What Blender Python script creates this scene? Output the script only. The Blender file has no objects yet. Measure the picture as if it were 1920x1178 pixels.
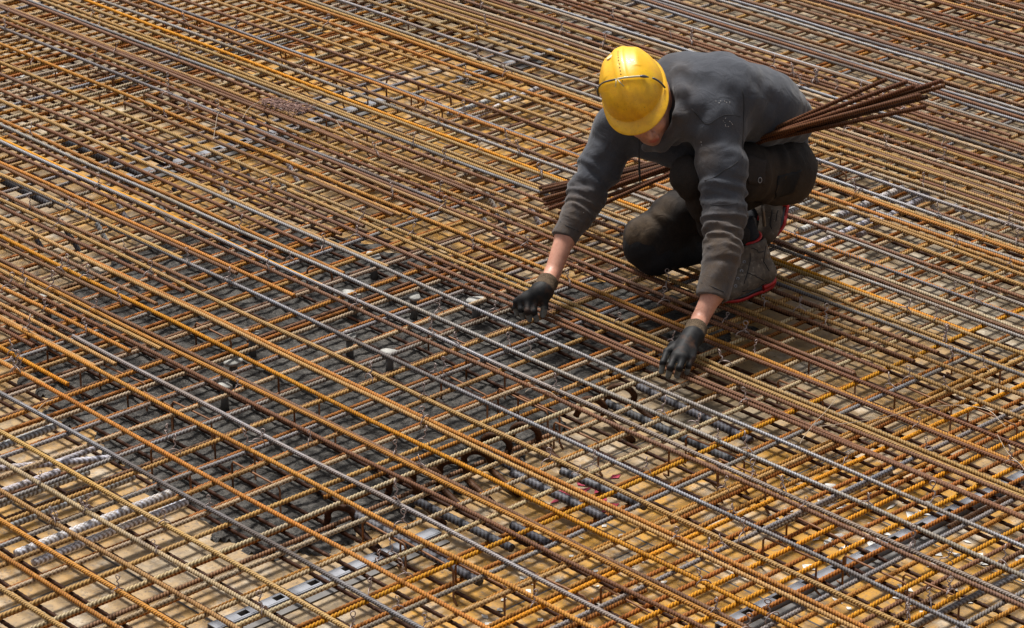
import bpy, math, random
import numpy as np
from mathutils import Vector, Matrix

random.seed(11)
rng = np.random.default_rng(5)
R = math.radians
SC = bpy.context.scene
COL = SC.collection

# ------------------------------------------------------------------ camera, world, sun, exposure
# world X runs along the long top bars (towards the lower right of the view), world Y along the
# cross bars (towards the upper right); Z = 0 is the axis height of the top bars.
FPX, PITCH, YAW, CAMH = 5460.0, R(23.65), R(43.23), 4.0
cam_d = bpy.data.cameras.new('camera')
cam = bpy.data.objects.new('camera', cam_d)
COL.objects.link(cam)
cam_d.sensor_width = 36.0
cam_d.lens = 36.0 * FPX / 1920.0
cam_d.clip_start = 0.1
cam_d.clip_end = 400.0
PHI = math.pi / 2 - YAW
cam.location = (0, 0, CAMH)
cam.rotation_euler = (math.pi / 2 - PITCH, 0, PHI)
SC.camera = cam

SUN_EL, SUN_AZ = R(64), R(115)      # azimuth measured in the view frame: 90 = straight away from the camera
w = bpy.data.worlds.new('World')
SC.world = w
w.use_nodes = True
nt = w.node_tree
bg = nt.nodes['Background']
sky = nt.nodes.new('ShaderNodeTexSky')
sky.sky_type = 'NISHITA'
sky.sun_disc = False
sky.sun_elevation = SUN_EL
sky.air_density = 1.0
sky.dust_density = 4.0
sky.ozone_density = 0.6
hs = nt.nodes.new('ShaderNodeHueSaturation')
hs.inputs['Saturation'].default_value = 0.30      # thin bright cloud: much paler than a clear sky
nt.links.new(sky.outputs[0], hs.inputs['Color'])
nt.links.new(hs.outputs[0], bg.inputs[0])
bg.inputs[1].default_value = 0.08
sun_d = bpy.data.lights.new('sun', 'SUN')
sun = bpy.data.objects.new('sun', sun_d)
COL.objects.link(sun)
sun_d.energy = 3.2
sun_d.angle = R(15)
sun_d.color = (1.0, 0.965, 0.92)
az = SUN_AZ + PHI
sdir = Vector((math.cos(az) * math.cos(SUN_EL), math.sin(az) * math.cos(SUN_EL), math.sin(SUN_EL)))
sun.rotation_euler = sdir.to_track_quat('Z', 'Y').to_euler()
sky.sun_rotation = math.atan2(sdir.x, sdir.y)
SC.view_settings.view_transform = 'Standard'
SC.view_settings.look = 'None'
SC.view_settings.exposure = 0.64
SC.view_settings.gamma = 1.0
SC.cycles.max_bounces = 5
SC.cycles.diffuse_bounces = 2
SC.cycles.glossy_bounces = 2
SC.cycles.transmission_bounces = 4
SC.cycles.transparent_max_bounces = 6

# ------------------------------------------------------------------ surveying helpers
CP, SP = math.cos(PITCH), math.sin(PITCH)
CF, SF = math.cos(PHI), math.sin(PHI)
Z_B = -0.0135        # cross bars of the top mat
Z_BL = -0.088        # cross bars of the bottom mat
Z_AL = -0.102        # long bars of the bottom mat
Z_F = -0.128         # formwork deck

def ray(px, py):
    k = (py - 589) / FPX
    return ((px - 960) / FPX, CP - k * SP, -SP - k * CP)

def VZ(px, py, z):    # view-frame point on the plane z
    d = ray(px, py); t = (z - CAMH) / d[2]
    return np.array([d[0] * t, d[1] * t, z])

def VY(px, py, y):    # view-frame point at ground distance y
    d = ray(px, py); t = y / d[1]
    return np.array([d[0] * t, y, CAMH + d[2] * t])

def W(p):             # view frame -> world
    p = np.asarray(p, float)
    return np.stack([p[..., 0] * CF - p[..., 1] * SF, p[..., 0] * SF + p[..., 1] * CF, p[..., 2]], -1)

def at(px, py, z=0.0):
    return W(VZ(px, py, z))

# ------------------------------------------------------------------ object helpers
def link(o):
    COL.objects.link(o); return o

def props(o, label=None, cat=None, group=None, kind=None):
    if label: o['label'] = label
    if cat: o['category'] = cat
    if group: o['group'] = group
    if kind: o['kind'] = kind
    return o

def mesh_obj(name, verts, faces, mat, parent=None, smooth=True, origin=None):
    me = bpy.data.meshes.new(name)
    verts = np.asarray(verts, float)
    if origin is None and parent is not None: origin = tuple(parent.location)
    if origin is not None:
        verts = verts - np.asarray(origin)
    if isinstance(faces, np.ndarray):
        n = len(faces); k = faces.shape[1]
        me.vertices.add(len(verts)); me.vertices.foreach_set('co', verts.ravel())
        me.loops.add(n * k); me.loops.foreach_set('vertex_index', faces.ravel().astype(np.int32))
        me.polygons.add(n); me.polygons.foreach_set('loop_start', np.arange(0, n * k, k, dtype=np.int32))
        me.update(calc_edges=True)
    else:
        me.from_pydata([tuple(v) for v in verts], [], [tuple(f) for f in faces])
    if smooth:
        me.polygons.foreach_set('use_smooth', [True] * len(me.polygons))
    me.update()
    if mat: me.materials.append(mat)
    o = bpy.data.objects.new(name, me)
    if origin is not None: o.location = tuple(origin)
    if parent is not None:
        o.parent = parent
        if origin is not None:
            o.location = tuple(np.asarray(origin) - np.asarray(parent.location))
    return link(o)

def add_attr(o, name, vals):
    a = o.data.attributes.new(name, 'FLOAT', 'POINT')
    a.data.foreach_set('value', np.asarray(vals, np.float32))

class MB:
    """collects simple shapes into one mesh"""
    def __init__(s): s.v = []; s.f = []
    def add(s, v, f):
        n = len(s.v); s.v += [tuple(map(float, p)) for p in v]; s.f += [tuple(i + n for i in q) for q in f]
    def tube(s, pts, r, n=8, caps=True, flat=1.0):
        pts = [np.asarray(p, float) for p in pts]
        rs = r if hasattr(r, '__len__') else [r] * len(pts)
        V = []; t0 = None; side = None
        for i, p in enumerate(pts):
            a = pts[max(i - 1, 0)]; b = pts[min(i + 1, len(pts) - 1)]
            t = b - a; t = t / (np.linalg.norm(t) + 1e-12)
            if side is None:
                up = np.array([0, 0, 1.0]) if abs(t[2]) < 0.9 else np.array([1.0, 0, 0])
                side = np.cross(t, up)
            side = side - t * np.dot(side, t); side /= np.linalg.norm(side) + 1e-12
            up2 = np.cross(side, t)
            for k in range(n):
                an = 2 * math.pi * k / n
                V.append(p + rs[i] * (math.cos(an) * side + flat * math.sin(an) * up2))
        F = []
        for i in range(len(pts) - 1):
            for k in range(n):
                F.append((i * n + k, i * n + (k + 1) % n, (i + 1) * n + (k + 1) % n, (i + 1) * n + k))
        if caps:
            F.append(tuple(range(n - 1, -1, -1))); F.append(tuple((len(pts) - 1) * n + k for k in range(n)))
        s.add(V, F)
    def box(s, c, d, x=(1, 0, 0), y=(0, 1, 0), z=(0, 0, 1), bev=0.0):
        c = np.asarray(c, float); x, y, z = (np.asarray(q, float) for q in (x, y, z))
        hx, hy, hz = d[0] / 2, d[1] / 2, d[2] / 2
        if bev <= 0:
            V = [c + i * hx * x + j * hy * y + k * hz * z for k in (-1, 1) for j in (-1, 1) for i in (-1, 1)]
            F = [(0, 2, 3, 1), (4, 5, 7, 6), (0, 1, 5, 4), (2, 6, 7, 3), (0, 4, 6, 2), (1, 3, 7, 5)]
            s.add(V, F); return
        V = []; idx = {}
        for k in (-1, 1):
            for j in (-1, 1):
                for i in (-1, 1):
                    for m in range(3):
                        q = [i * hx, j * hy, k * hz]
                        for n_ in range(3):
                            if n_ != m: q[n_] -= (i, j, k)[n_] * bev
                        idx[(i, j, k, m)] = len(V); V.append(c + q[0] * x + q[1] * y + q[2] * z)
        F = []
        for m in range(3):
            for sgn in (-1, 1):
                a, b = [q for q in range(3) if q != m]
                ring = []
                for u, v_ in ((-1, -1), (1, -1), (1, 1), (-1, 1)):
                    key = [0, 0, 0]; key[m] = sgn; key[a] = u; key[b] = v_
                    ring.append(idx[(key[0], key[1], key[2], m)])
                F.append(tuple(ring))
        for m in range(3):
            a, b = [q for q in range(3) if q != m]
            for u in (-1, 1):
                for v_ in (-1, 1):
                    k1 = [0, 0, 0]; k1[a] = u; k1[b] = v_
                    lo = list(k1); lo[m] = -1; hi = list(k1); hi[m] = 1
                    F.append((idx[(*lo, a)], idx[(*hi, a)], idx[(*hi, b)], idx[(*lo, b)]))
        for k in (-1, 1):
            for j in (-1, 1):
                for i in (-1, 1):
                    F.append((idx[(i, j, k, 0)], idx[(i, j, k, 1)], idx[(i, j, k, 2)]))
        s.add(V, F)
    def build(s, name, mat, parent=None, smooth=False, origin=None):
        o = mesh_obj(name, s.v, s.f, mat, parent, smooth, origin)
        me = o.data
        import bmesh
        bm = bmesh.new(); bm.from_mesh(me); bmesh.ops.recalc_face_normals(bm, faces=bm.faces); bm.to_mesh(me); bm.free()
        return o

def empty(name, loc):
    o = bpy.data.objects.new(name, None); o.empty_display_size = 0.1; o.location = tuple(loc); return link(o)

# ------------------------------------------------------------------ material helpers
def new_mat(name):
    m = bpy.data.materials.new(name); m.use_nodes = True
    return m, m.node_tree, m.node_tree.nodes['Principled BSDF']

class G:
    """tiny node-graph builder"""
    def __init__(s, nt): s.nt = nt; s.L = nt.links.new
    def n(s, t, **k):
        q = s.nt.nodes.new(t)
        for a, b in k.items(): setattr(q, a, b)
        return q
    def put(s, sock, v):
        if isinstance(v, bpy.types.NodeSocket): s.L(v, sock)
        elif v is not None: sock.default_value = v
    def coord(s, which='Object', scale=None, offset=None):
        c = s.n('ShaderNodeTexCoord').outputs[which]
        if scale is None and offset is None: return c
        m = s.n('ShaderNodeMapping'); s.L(c, m.inputs[0])
        if scale: m.inputs['Scale'].default_value = scale
        if offset is not None: s.put(m.inputs['Location'], offset)
        return m.outputs[0]
    def noise(s, vec, scale, detail=4, rough=0.55, dist=0.0):
        q = s.n('ShaderNodeTexNoise'); s.L(vec, q.inputs['Vector'])
        q.inputs['Scale'].default_value = scale; q.inputs['Detail'].default_value = detail
        q.inputs['Roughness'].default_value = rough; q.inputs['Distortion'].default_value = dist
        return q.outputs[0]
    def ramp(s, v, a, b, c0=0.0, c1=1.0):
        q = s.n('ShaderNodeMapRange'); s.L(v, q.inputs[0])
        for i, x in zip((1, 2, 3, 4), (a, b, c0, c1)): q.inputs[i].default_value = x
        return q.outputs[0]
    def mix(s, f, a, b, mode='MIX'):
        q = s.n('ShaderNodeMix', data_type='RGBA', blend_type=mode)
        s.put(q.inputs[0], f); s.put(q.inputs[6], a); s.put(q.inputs[7], b)
        return q.outputs[2]
    def math(s, op, a, b=None):
        q = s.n('ShaderNodeMath', operation=op); s.put(q.inputs[0], a); s.put(q.inputs[1], b); return q.outputs[0]
    def bump(s, h, strength=0.5, dist=0.002):
        q = s.n('ShaderNodeBump'); s.L(h, q.inputs['Height']); q.inputs['Strength'].default_value = strength
        q.inputs['Distance'].default_value = dist; return q.outputs[0]
    def attr(s, name):
        return s.n('ShaderNodeAttribute', attribute_name=name).outputs['Fac']

def c4(*c): return (c[0], c[1], c[2], 1.0)

def rebar_material():
    m, nt, b = new_mat('rebar_steel'); g = G(nt)
    info = g.n('ShaderNodeObjectInfo')
    off = g.n('ShaderNodeCombineXYZ')
    r = g.math('MULTIPLY', info.outputs['Random'], 97.0)
    g.L(r, off.inputs[0]); g.L(r, off.inputs[1])
    add = g.n('ShaderNodeVectorMath', operation='ADD')
    g.L(g.coord('Object'), add.inputs[0]); g.L(off.outputs[0], add.inputs[1])
    P = add.outputs[0]
    base = info.outputs['Color']
    tone = lambda *k: g.mix(1.0, base, c4(*k), 'MULTIPLY')
    steel = info.outputs['Alpha']
    rust = g.mix(g.ramp(g.noise(P, 2.3, 3), 0.38, 0.72, 0, .8), base, tone(1.22, 0.98, 0.62))
    rust = g.mix(g.ramp(g.noise(P, 3.7, 4, 0.6), 0.5, 0.68, 0, .8), rust, tone(0.42, 0.36, 0.36))
    rust = g.mix(g.ramp(g.noise(P, 9, 4), 0.42, 0.7), rust, base)
    rust = g.mix(g.ramp(g.noise(P, 140, 3, 0.7), 0.45, 0.68, 0, .75), rust, tone(0.28, 0.22, 0.25))
    # rib grooves: darker rust plus shade put into the colour; crests are rubbed pale
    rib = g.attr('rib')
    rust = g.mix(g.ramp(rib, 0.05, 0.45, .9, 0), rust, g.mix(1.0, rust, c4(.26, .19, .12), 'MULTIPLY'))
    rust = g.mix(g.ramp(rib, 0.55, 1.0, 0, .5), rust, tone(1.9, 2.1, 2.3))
    rust = g.mix(g.ramp(g.noise(P, 60, 3, 0.6), 0.60, 0.72, 0, 0.5), rust, tone(1.5, 1.7, 2.2))
    # blue-grey mill scale shows through where the rust is thin
    sm = g.math('MULTIPLY', g.ramp(g.noise(P, 1.1, 3, 0.6), 0.38, 0.6), 1.0)
    sm = g.math('MULTIPLY', g.math('ADD', g.math('MULTIPLY', sm, 1.0), 0.12), steel)
    sm = g.math('MULTIPLY', sm, g.ramp(g.noise(P, 80, 3, 0.7), 0.3, 0.6, 0.55, 1.0))
    col = g.mix(sm, rust, g.mix(g.ramp(rib, 0.1, 0.9), c4(0.035, 0.034, 0.042), c4(0.25, 0.255, 0.29)))  # groove end also darkened in colour, as shade between ribs
    g.L(col, b.inputs['Base Color'])
    g.L(g.math('MULTIPLY', sm, 0.25), b.inputs['Metallic'])
    g.L(g.ramp(sm, 0, 1, 0.60, 0.40), b.inputs['Roughness'])
    g.L(g.ramp(sm, 0.1, .6, .12, .6), b.inputs['Specular IOR Level'])
    g.L(g.bump(g.noise(P, 420, 2, 0.6), 0.5, 0.001), b.inputs['Normal'])
    return m

def simple_mat(name, col, rough=0.6, metal=0.0, var=0.25, scale=30, bump=0.2, dark=None):
    m, nt, b = new_mat(name); g = G(nt); P = g.coord('Object')
    dark = dark or tuple(c * (1 - var) for c in col)
    g.L(g.mix(g.ramp(g.noise(P, scale, 5, 0.6), 0.35, 0.7), c4(*dark), c4(*col)), b.inputs['Base Color'])
    b.inputs['Roughness'].default_value = rough; b.inputs['Metallic'].default_value = metal
    if bump: g.L(g.bump(g.noise(P, scale * 6, 4, 0.6), bump, 0.003), b.inputs['Normal'])
    return m
# ------------------------------------------------------------------ reinforcing bars
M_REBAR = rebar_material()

def rebar_mesh(name, L, r, pitch, twist=0.9, sides=10, seed=0, wav=0.0026, rib=0.0012):
    rg = random.Random(seed)
    n = int(L / (pitch / 4.0)); s = np.arange(n + 1) * (L / n)
    th = np.arange(sides) * 2 * math.pi / sides
    S, TH = np.meshgrid(s, th, indexing='ij')
    ph = S / pitch + twist * np.sin(TH) * 0.55
    crest = (0.5 + 0.5 * np.cos(2 * math.pi * ph)) ** 1.3
    rr = r + rib * crest * (0.35 + 0.65 * np.abs(np.cos(TH)) ** 0.5)
    rr = rr + 0.0009 * (np.abs(np.sin(TH)) > 0.94)
    wy = sum(wav * rg.uniform(.4, 1) * np.sin(S * f + rg.uniform(0, 6)) for f in (1.1, 2.9, 5.3))
    wz = 0.35 * sum(wav * rg.uniform(.4, 1) * np.sin(S * f + rg.uniform(0, 6)) for f in (1.7, 3.9, 7.1))
    V = np.stack([S - L, rr * np.sin(TH) + wy, rr * np.cos(TH) + wz], -1).reshape(-1, 3)   # right end at x = 0
    i = np.arange(n)[:, None] * sides; k = np.arange(sides)[None, :]; k2 = (k + 1) % sides
    F = np.stack([i + k, i + sides + k, i + sides + k2, i + k2], -1).reshape(-1, 4)
    c0 = len(V); V = np.vstack([V, [[-L, wy[0, 0], wz[0, 0]], [0, wy[-1, 0], wz[-1, 0]]]])
    me = bpy.data.meshes.new(name)
    k = np.arange(sides); k2 = (k + 1) % sides
    T = np.concatenate([np.stack([np.full(sides, c0), k, k2], -1), np.stack([np.full(sides, c0 + 1), n * sides + k2, n * sides + k], -1)])
    me.vertices.add(len(V)); me.vertices.foreach_set('co', V.ravel())
    me.loops.add(F.size + T.size); me.loops.foreach_set('vertex_index', np.concatenate([F.ravel(), T.ravel()]).astype(np.int32))
    me.polygons.add(len(F) + len(T))
    me.polygons.foreach_set('loop_start', np.concatenate([np.arange(len(F)) * 4, F.size + np.arange(len(T)) * 3]).astype(np.int32))
    me.update(calc_edges=True); me.polygons.foreach_set('use_smooth', [True] * len(me.polygons)); me.update()
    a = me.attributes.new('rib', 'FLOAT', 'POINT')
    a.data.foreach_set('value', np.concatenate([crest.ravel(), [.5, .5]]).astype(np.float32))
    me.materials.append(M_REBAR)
    return me

LONG = [rebar_mesh('rebar_long', 8.4, 0.0058, 0.0105, seed=i, rib=.0021) for i in range(3)]
CROSS = [rebar_mesh('rebar_cross', 8.2, 0.0060, 0.0135, twist=1.4, seed=7 + i, rib=.0021) for i in range(2)]
_cache = {}
def short_mesh(L, r=0.0062, pitch=0.0092, **k):
    key = (round(L, 2), r, pitch)
    if key not in _cache: _cache[key] = rebar_mesh('rebar_cut', key[0], r, pitch, seed=len(_cache), **k)
    return _cache[key]

TINT = {   # rgb base, steel amount
    't': (0.38, 0.22, 0.070, 0.14), 'o': (0.40, 0.175, 0.030, 0.05), 'y': (0.54, 0.235, 0.012, 0.02), 'b': (0.19, 0.095, 0.045, 0.12),
    'r': (0.17, 0.075, 0.036, 0.05), 'w': (0.40, 0.30, 0.17, 0.30), 'g': (0.24, 0.19, 0.14, 0.85), 'd': (0.12, 0.095, 0.08, 0.7),
    'x': (0.33, 0.12, 0.022, 0.05), 'k': (0.085, 0.042, 0.024, 0.08)}
LOOK = {'t': 'tan rusted', 'o': 'orange rusted', 'y': 'yellow-orange rusted', 'b': 'dull brown', 'r': 'dark red-brown',
        'w': 'pale grey-brown', 'g': 'blue-grey steel', 'd': 'dark grey steel', 'x': 'bright orange rusted', 'k': 'near-black rusted'}

def tint(o, c, var=0.16):
    r, g, b, s = TINT[c]; k = 1 + random.uniform(-var, var)
    o.color = (r * k, g * k * (1 + random.uniform(-.06, .06)), b * k, min(1, s * random.uniform(.8, 1.15)))

def bar_x(v, slope, u0, u1, c, z=0.0, meshes=None, r=0.0062):
    """a bar along X; u0/u1 None = runs on past the frame"""
    if u0 is not None and u1 is not None:
        me = short_mesh(u1 - u0, r); end = u1; flip = False
    elif u0 is not None:
        me = random.choice(meshes or LONG); end = u0; flip = True
    else:
        me = random.choice(meshes or LONG); end = u1 if u1 is not None else -3.45 + random.uniform(0, .25); flip = False
    o = link(bpy.data.objects.new('rebar', me))
    o.location = (end, v + slope * end, z + random.uniform(-.0012, .0012))
    o.rotation_euler = (random.choice((0, math.pi)), 0, math.atan(slope) + (math.pi if flip else 0))
    tint(o, c); return o

N = None
ABARS = [
    (3.883,0.0000,N,N,'t'), (3.999,0.0000,N,N,'o'), (4.116,0.0000,N,N,'o'), (4.231,0.0000,N,N,'t'), (4.344,0.0000,N,N,'w'), (4.453,0.0000,N,N,'t'),
    (4.560,-0.0080,N,N,'d'), (4.694,-0.0080,N,N,'o'), (4.762,0.0000,N,-7.27,'t'), (4.820,0.0000,N,-7.23,'y'), (4.909,0.0000,N,-7.56,'r'), (4.913,-0.0055,N,N,'o'),
    (4.966,0.0000,N,-7.28,'t'), (4.996,0.0000,N,-7.56,'r'), (5.024,0.0000,N,-7.25,'t'), (4.991,-0.0080,-7.53,N,'g'), (5.070,0.0000,N,-7.55,'b'), (5.116,0.0000,N,-7.30,'o'),
    (5.165,0.0000,N,N,'r'), (5.200,0.0000,N,-7.24,'t'), (5.250,0.0024,N,N,'o'), (5.252,0.0000,N,N,'b'), (5.344,0.0000,N,-7.60,'b'), (5.316,-0.0072,N,N,'y'),
    (5.420,0.0000,N,-7.56,'b'), (5.442,-0.0049,N,N,'t'), (5.492,0.0000,-8.12,N,'o'), (5.553,0.0000,N,-7.58,'r'), (5.573,-0.0025,N,N,'t'), (5.629,0.0000,N,-7.55,'b'),
    (5.672,-0.0072,N,N,'d'), (5.734,0.0000,N,-7.82,'t'), (5.788,0.0000,N,-7.58,'b'), (5.812,0.0000,N,-7.29,'o'), (5.900,0.0000,N,N,'b'), (5.913,-0.0037,N,N,'g'),
    (5.887,-0.0080,N,-7.29,'y'), (5.939,-0.0080,-9.32,-7.57,'b'), (6.046,-0.0004,N,N,'g'), (6.012,-0.0080,N,-7.32,'o'), (6.086,-0.0080,-9.34,-7.59,'r'), (6.148,-0.0080,N,N,'g'),
    (6.222,0.0000,N,-7.26,'t'), (6.296,0.0000,N,-7.61,'b'), (6.360,0.0080,-7.24,N,'r'), (6.341,0.0000,-6.56,-6.02,'y'), (6.292,-0.0080,-9.35,N,'b'), (6.456,0.0080,-7.22,N,'r'),
    (6.411,0.0000,N,-7.61,'b'), (6.434,0.0000,-8.09,N,'t'), (6.417,-0.0080,N,N,'t'), (6.500,-0.0080,-9.32,-7.62,'b'), (6.630,0.0080,-7.26,N,'r'), (6.585,0.0000,-8.15,-7.60,'t'),
    (6.560,-0.0080,N,N,'o'), (6.630,-0.0080,-9.34,-7.57,'b'), (6.705,0.0000,-7.24,N,'r'), (6.733,0.0000,-8.12,-7.26,'t'), (6.692,-0.0080,-9.32,-5.53,'b'), (6.797,0.0022,N,-7.60,'d'),
    (6.829,0.0000,N,-5.47,'r'), (6.870,0.0002,N,N,'t'), (6.935,0.0000,N,-7.59,'b'), (6.953,0.0000,N,-5.46,'r'), (7.046,0.0080,N,N,'t'), (7.065,0.0000,N,-5.45,'b'),
    (7.174,0.0080,N,N,'d'), (7.133,0.0000,N,N,'t'), (7.162,0.0000,N,-5.49,'t'), (7.311,0.0080,N,N,'t'), (7.274,0.0000,N,-5.48,'y'), (7.415,0.0080,N,N,'g'),
    (7.396,0.0000,N,N,'b'), (7.550,0.0080,N,N,'o'), (7.501,0.0000,N,N,'d'), (7.686,0.0080,N,N,'b'), (7.777,0.0080,N,N,'t'), (7.891,0.0080,N,N,'t'),
    (7.907,0.0043,N,N,'o'), (7.961,0.0000,N,N,'o'), (7.989,0.0000,N,N,'t'), (8.026,0.0000,N,N,'g'), (8.196,0.0080,N,N,'g'), (8.283,0.0080,N,N,'t'),
    (8.300,0.0000,N,N,'t'), (8.353,0.0000,N,N,'t'), (8.373,0.0000,N,N,'t'), (8.404,0.0000,N,N,'y'), (8.442,0.0000,N,N,'t'), (8.474,0.0000,N,N,'y'),
    (8.526,0.0000,N,N,'b'), (8.586,0.0000,N,N,'t'), (8.605,0.0000,N,N,'r'), (8.637,0.0000,N,N,'r'), (8.705,0.0000,N,N,'w'), (8.746,0.0000,N,N,'d'),
    (8.830,0.0000,N,N,'r'),
]
def zone(v):
    return ('towards the bottom left corner' if v < 4.7 else 'well below the gloves' if v < 5.35 else
            'just below the gloves' if v < 6.0 else 'between gloves and knee' if v < 6.6 else
            'behind the boots' if v < 7.3 else 'behind the worker' if v < 8.2 else 'far behind the worker')

used = []
for v, sl, u0, u1, c in ABARS:
    um = -7.5 if u0 is None else u0 + 1
    ve = v + sl * um
    if v > 8.0 and c in 'toy': c = random.choice('tbwb')
    o = bar_x(v, sl, u0, u1, c, z=0.0)
    used.append((ve, u0, u1))
    ended = u0 is not None or u1 is not None
    if ended:
        lab = '%s top bar with a cut end, %s' % (LOOK[c], zone(ve))
        grp = 'cut %s top bars %s' % (LOOK[c], zone(ve))
    else:
        lab = '%s long top bar, %s' % (LOOK[c], zone(ve))
        grp = '%s top bars %s' % (LOOK[c], zone(ve))
    props(o, lab, 'reinforcing bar', grp)

# the crowded far corner, where the top bars lie almost side by side
v = 7.30
while v < 11.3:
    step = random.choice((0.03, 0.05, 0.062, 0.07)) if v > 8.2 else random.choice((0.06, 0.09, 0.12))
    v += step
    if any(abs(v - q[0]) < 0.02 and (q[2] is None or q[2] > -7) for q in used): continue
    c = random.choice('bbdwrdgbdtb' if v > 8.2 else 'tbbrwg')
    kind = random.random()
    lo, hi = -9.1 + (v - 8) * .15, -6.2 + (v - 7) * .1
    if v < 8.4:   u0, u1 = random.uniform(-7.2, -6.3), None
    elif kind < .72: u0, u1 = None, None
    elif kind < .88: u0, u1 = None, random.uniform(-8.4, -5.6)
    else: u0, u1 = random.uniform(-8.6, -6.5), None
    o = bar_x(v, random.uniform(-.004, .006), u0, u1, c)
    o.location.y = v + (o.location.y - v) * .1
    place = 'beyond the worker\'s back' if v > 8.4 else 'just behind the worker'
    props(o, '%s close-packed top bar, %s' % (LOOK[c], place), 'reinforcing bar', '%s close-packed bars %s' % (LOOK[c], place))

def zone_u(u):
    return ('at the far left edge of the mat' if u < -9.6 else 'left of the wire scrap' if u < -8.7 else 'below the wire scrap' if u < -7.6 else
            'left of the worker\'s gloves' if u < -6.7 else 'under the worker\'s gloves' if u < -5.9 else
            'right of the worker\'s boots' if u < -5.2 else 'near the white-splashed panels' if u < -4.6 else 'at the bottom right corner of the mat')

# cross bars of the top mat
ub = [-9.409, -9.267, -9.156, -9.056, -8.959, -8.839, -8.746, -8.617]
ub = [-9.409 - .118 * k for k in range(15, 0, -1)] + ub
ub += [-8.617 + 2.15 / 18 * k for k in range(1, 18)] + [-6.467, -6.36, -6.229, -6.114] + [-6.114 + 1.103 / 9 * k for k in range(1, 9)]
ub += [-5.011, -4.893, -4.767, -4.635] + [-4.635 + .125 * k for k in range(1, 8)]
def bar_y(u, v0, v1, c, z, meshes=None, r=0.0064, jit=.006, name='rebar'):
    if v0 is not None and v1 is not None:
        me = short_mesh(v1 - v0, r, .0112); end = v1; flip = False
    elif v0 is not None: me = random.choice(meshes or CROSS); end = v0; flip = True
    else: me = random.choice(meshes or CROSS); end = v1 if v1 is not None else 11.2 + random.uniform(0, .2); flip = False
    a = random.uniform(-jit, jit)
    o = link(bpy.data.objects.new(name, me))
    vm = 6.3 if (v0 is None or v1 is None) else (v0 + v1) / 2
    o.location = (u - a * (end - vm), end, z + random.uniform(-.001, .001))
    o.rotation_euler = (random.choice((0, math.pi)), 0, math.pi / 2 + a + (math.pi if flip else 0))
    tint(o, c); return o

for i, u in enumerate(ub):
    if u < -8.65: c = random.choice('wwttg')
    elif u < -7.0: c = random.choice('ottwo')
    elif u < -5.6: c = random.choice('wtwg')
    else: c = random.choice('tyyyow')
    if abs(u + 5.011) < .01 or abs(u + 4.635) < .01 : c = 'g'
    if i % 9 == 4: c = 'g'
    o = bar_y(u + random.uniform(-.006, .006), None, None, c, Z_B)
    props(o, '%s cross bar under the top bars, %s' % (LOOK[c], zone_u(u)), 'reinforcing bar', '%s upper cross bars %s' % (LOOK[c], zone_u(u)))

# cross bars of the bottom mat
u = -11.1
while u < -3.7:
    u += random.uniform(.112, .128)
    c = random.choice('xxoxb') if u > -8.7 else random.choice('xobo')
    o = bar_y(u, None, None, c, Z_BL, jit=.008)
    props(o, '%s deep cross bar, %s' % (LOOK[c], zone_u(u)), 'reinforcing bar', '%s deep cross bars %s' % (LOOK[c], zone_u(u)))
    if random.random() < .45:
        v1 = random.uniform(4.5, 9)
        c = random.choice('xob')
        o = bar_y(u + random.choice((-.03, .035, .05)), v1 - random.choice((1.2, 1.6, 2.0)), v1, c, Z_BL)
        props(o, '%s short deep lapped bar, %s' % (LOOK[c], zone_u(u)), 'reinforcing bar', '%s short lapped bars %s' % (LOOK[c], zone_u(u)))

# long bars of the bottom mat: hardly told apart in the gaps, one mass
mb = rebar_mesh('lower_bars', 8.3, 0.0062, 0.02, sides=6, seed=44)
nv = len(mb.vertices); co = np.empty(nv * 3); mb.vertices.foreach_get('co', co); co = co.reshape(-1, 3)
fa = [tuple(p.vertices) for p in mb.polygons]
fq = np.array([f for f in fa if len(f) == 4])
VV, FF = [], []
v = 3.3; k = 0
while v < 11.2:
    v += random.uniform(.105, .13)
    VV.append(co + [-3.4, v, Z_AL]); FF.append(fq + k * nv); k += 1
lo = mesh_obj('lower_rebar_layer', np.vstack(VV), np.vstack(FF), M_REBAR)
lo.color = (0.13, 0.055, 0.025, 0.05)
props(lo, 'dark rusty bars of the lowest layer half hidden in the gaps', 'rebar layer', kind='stuff')
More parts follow.
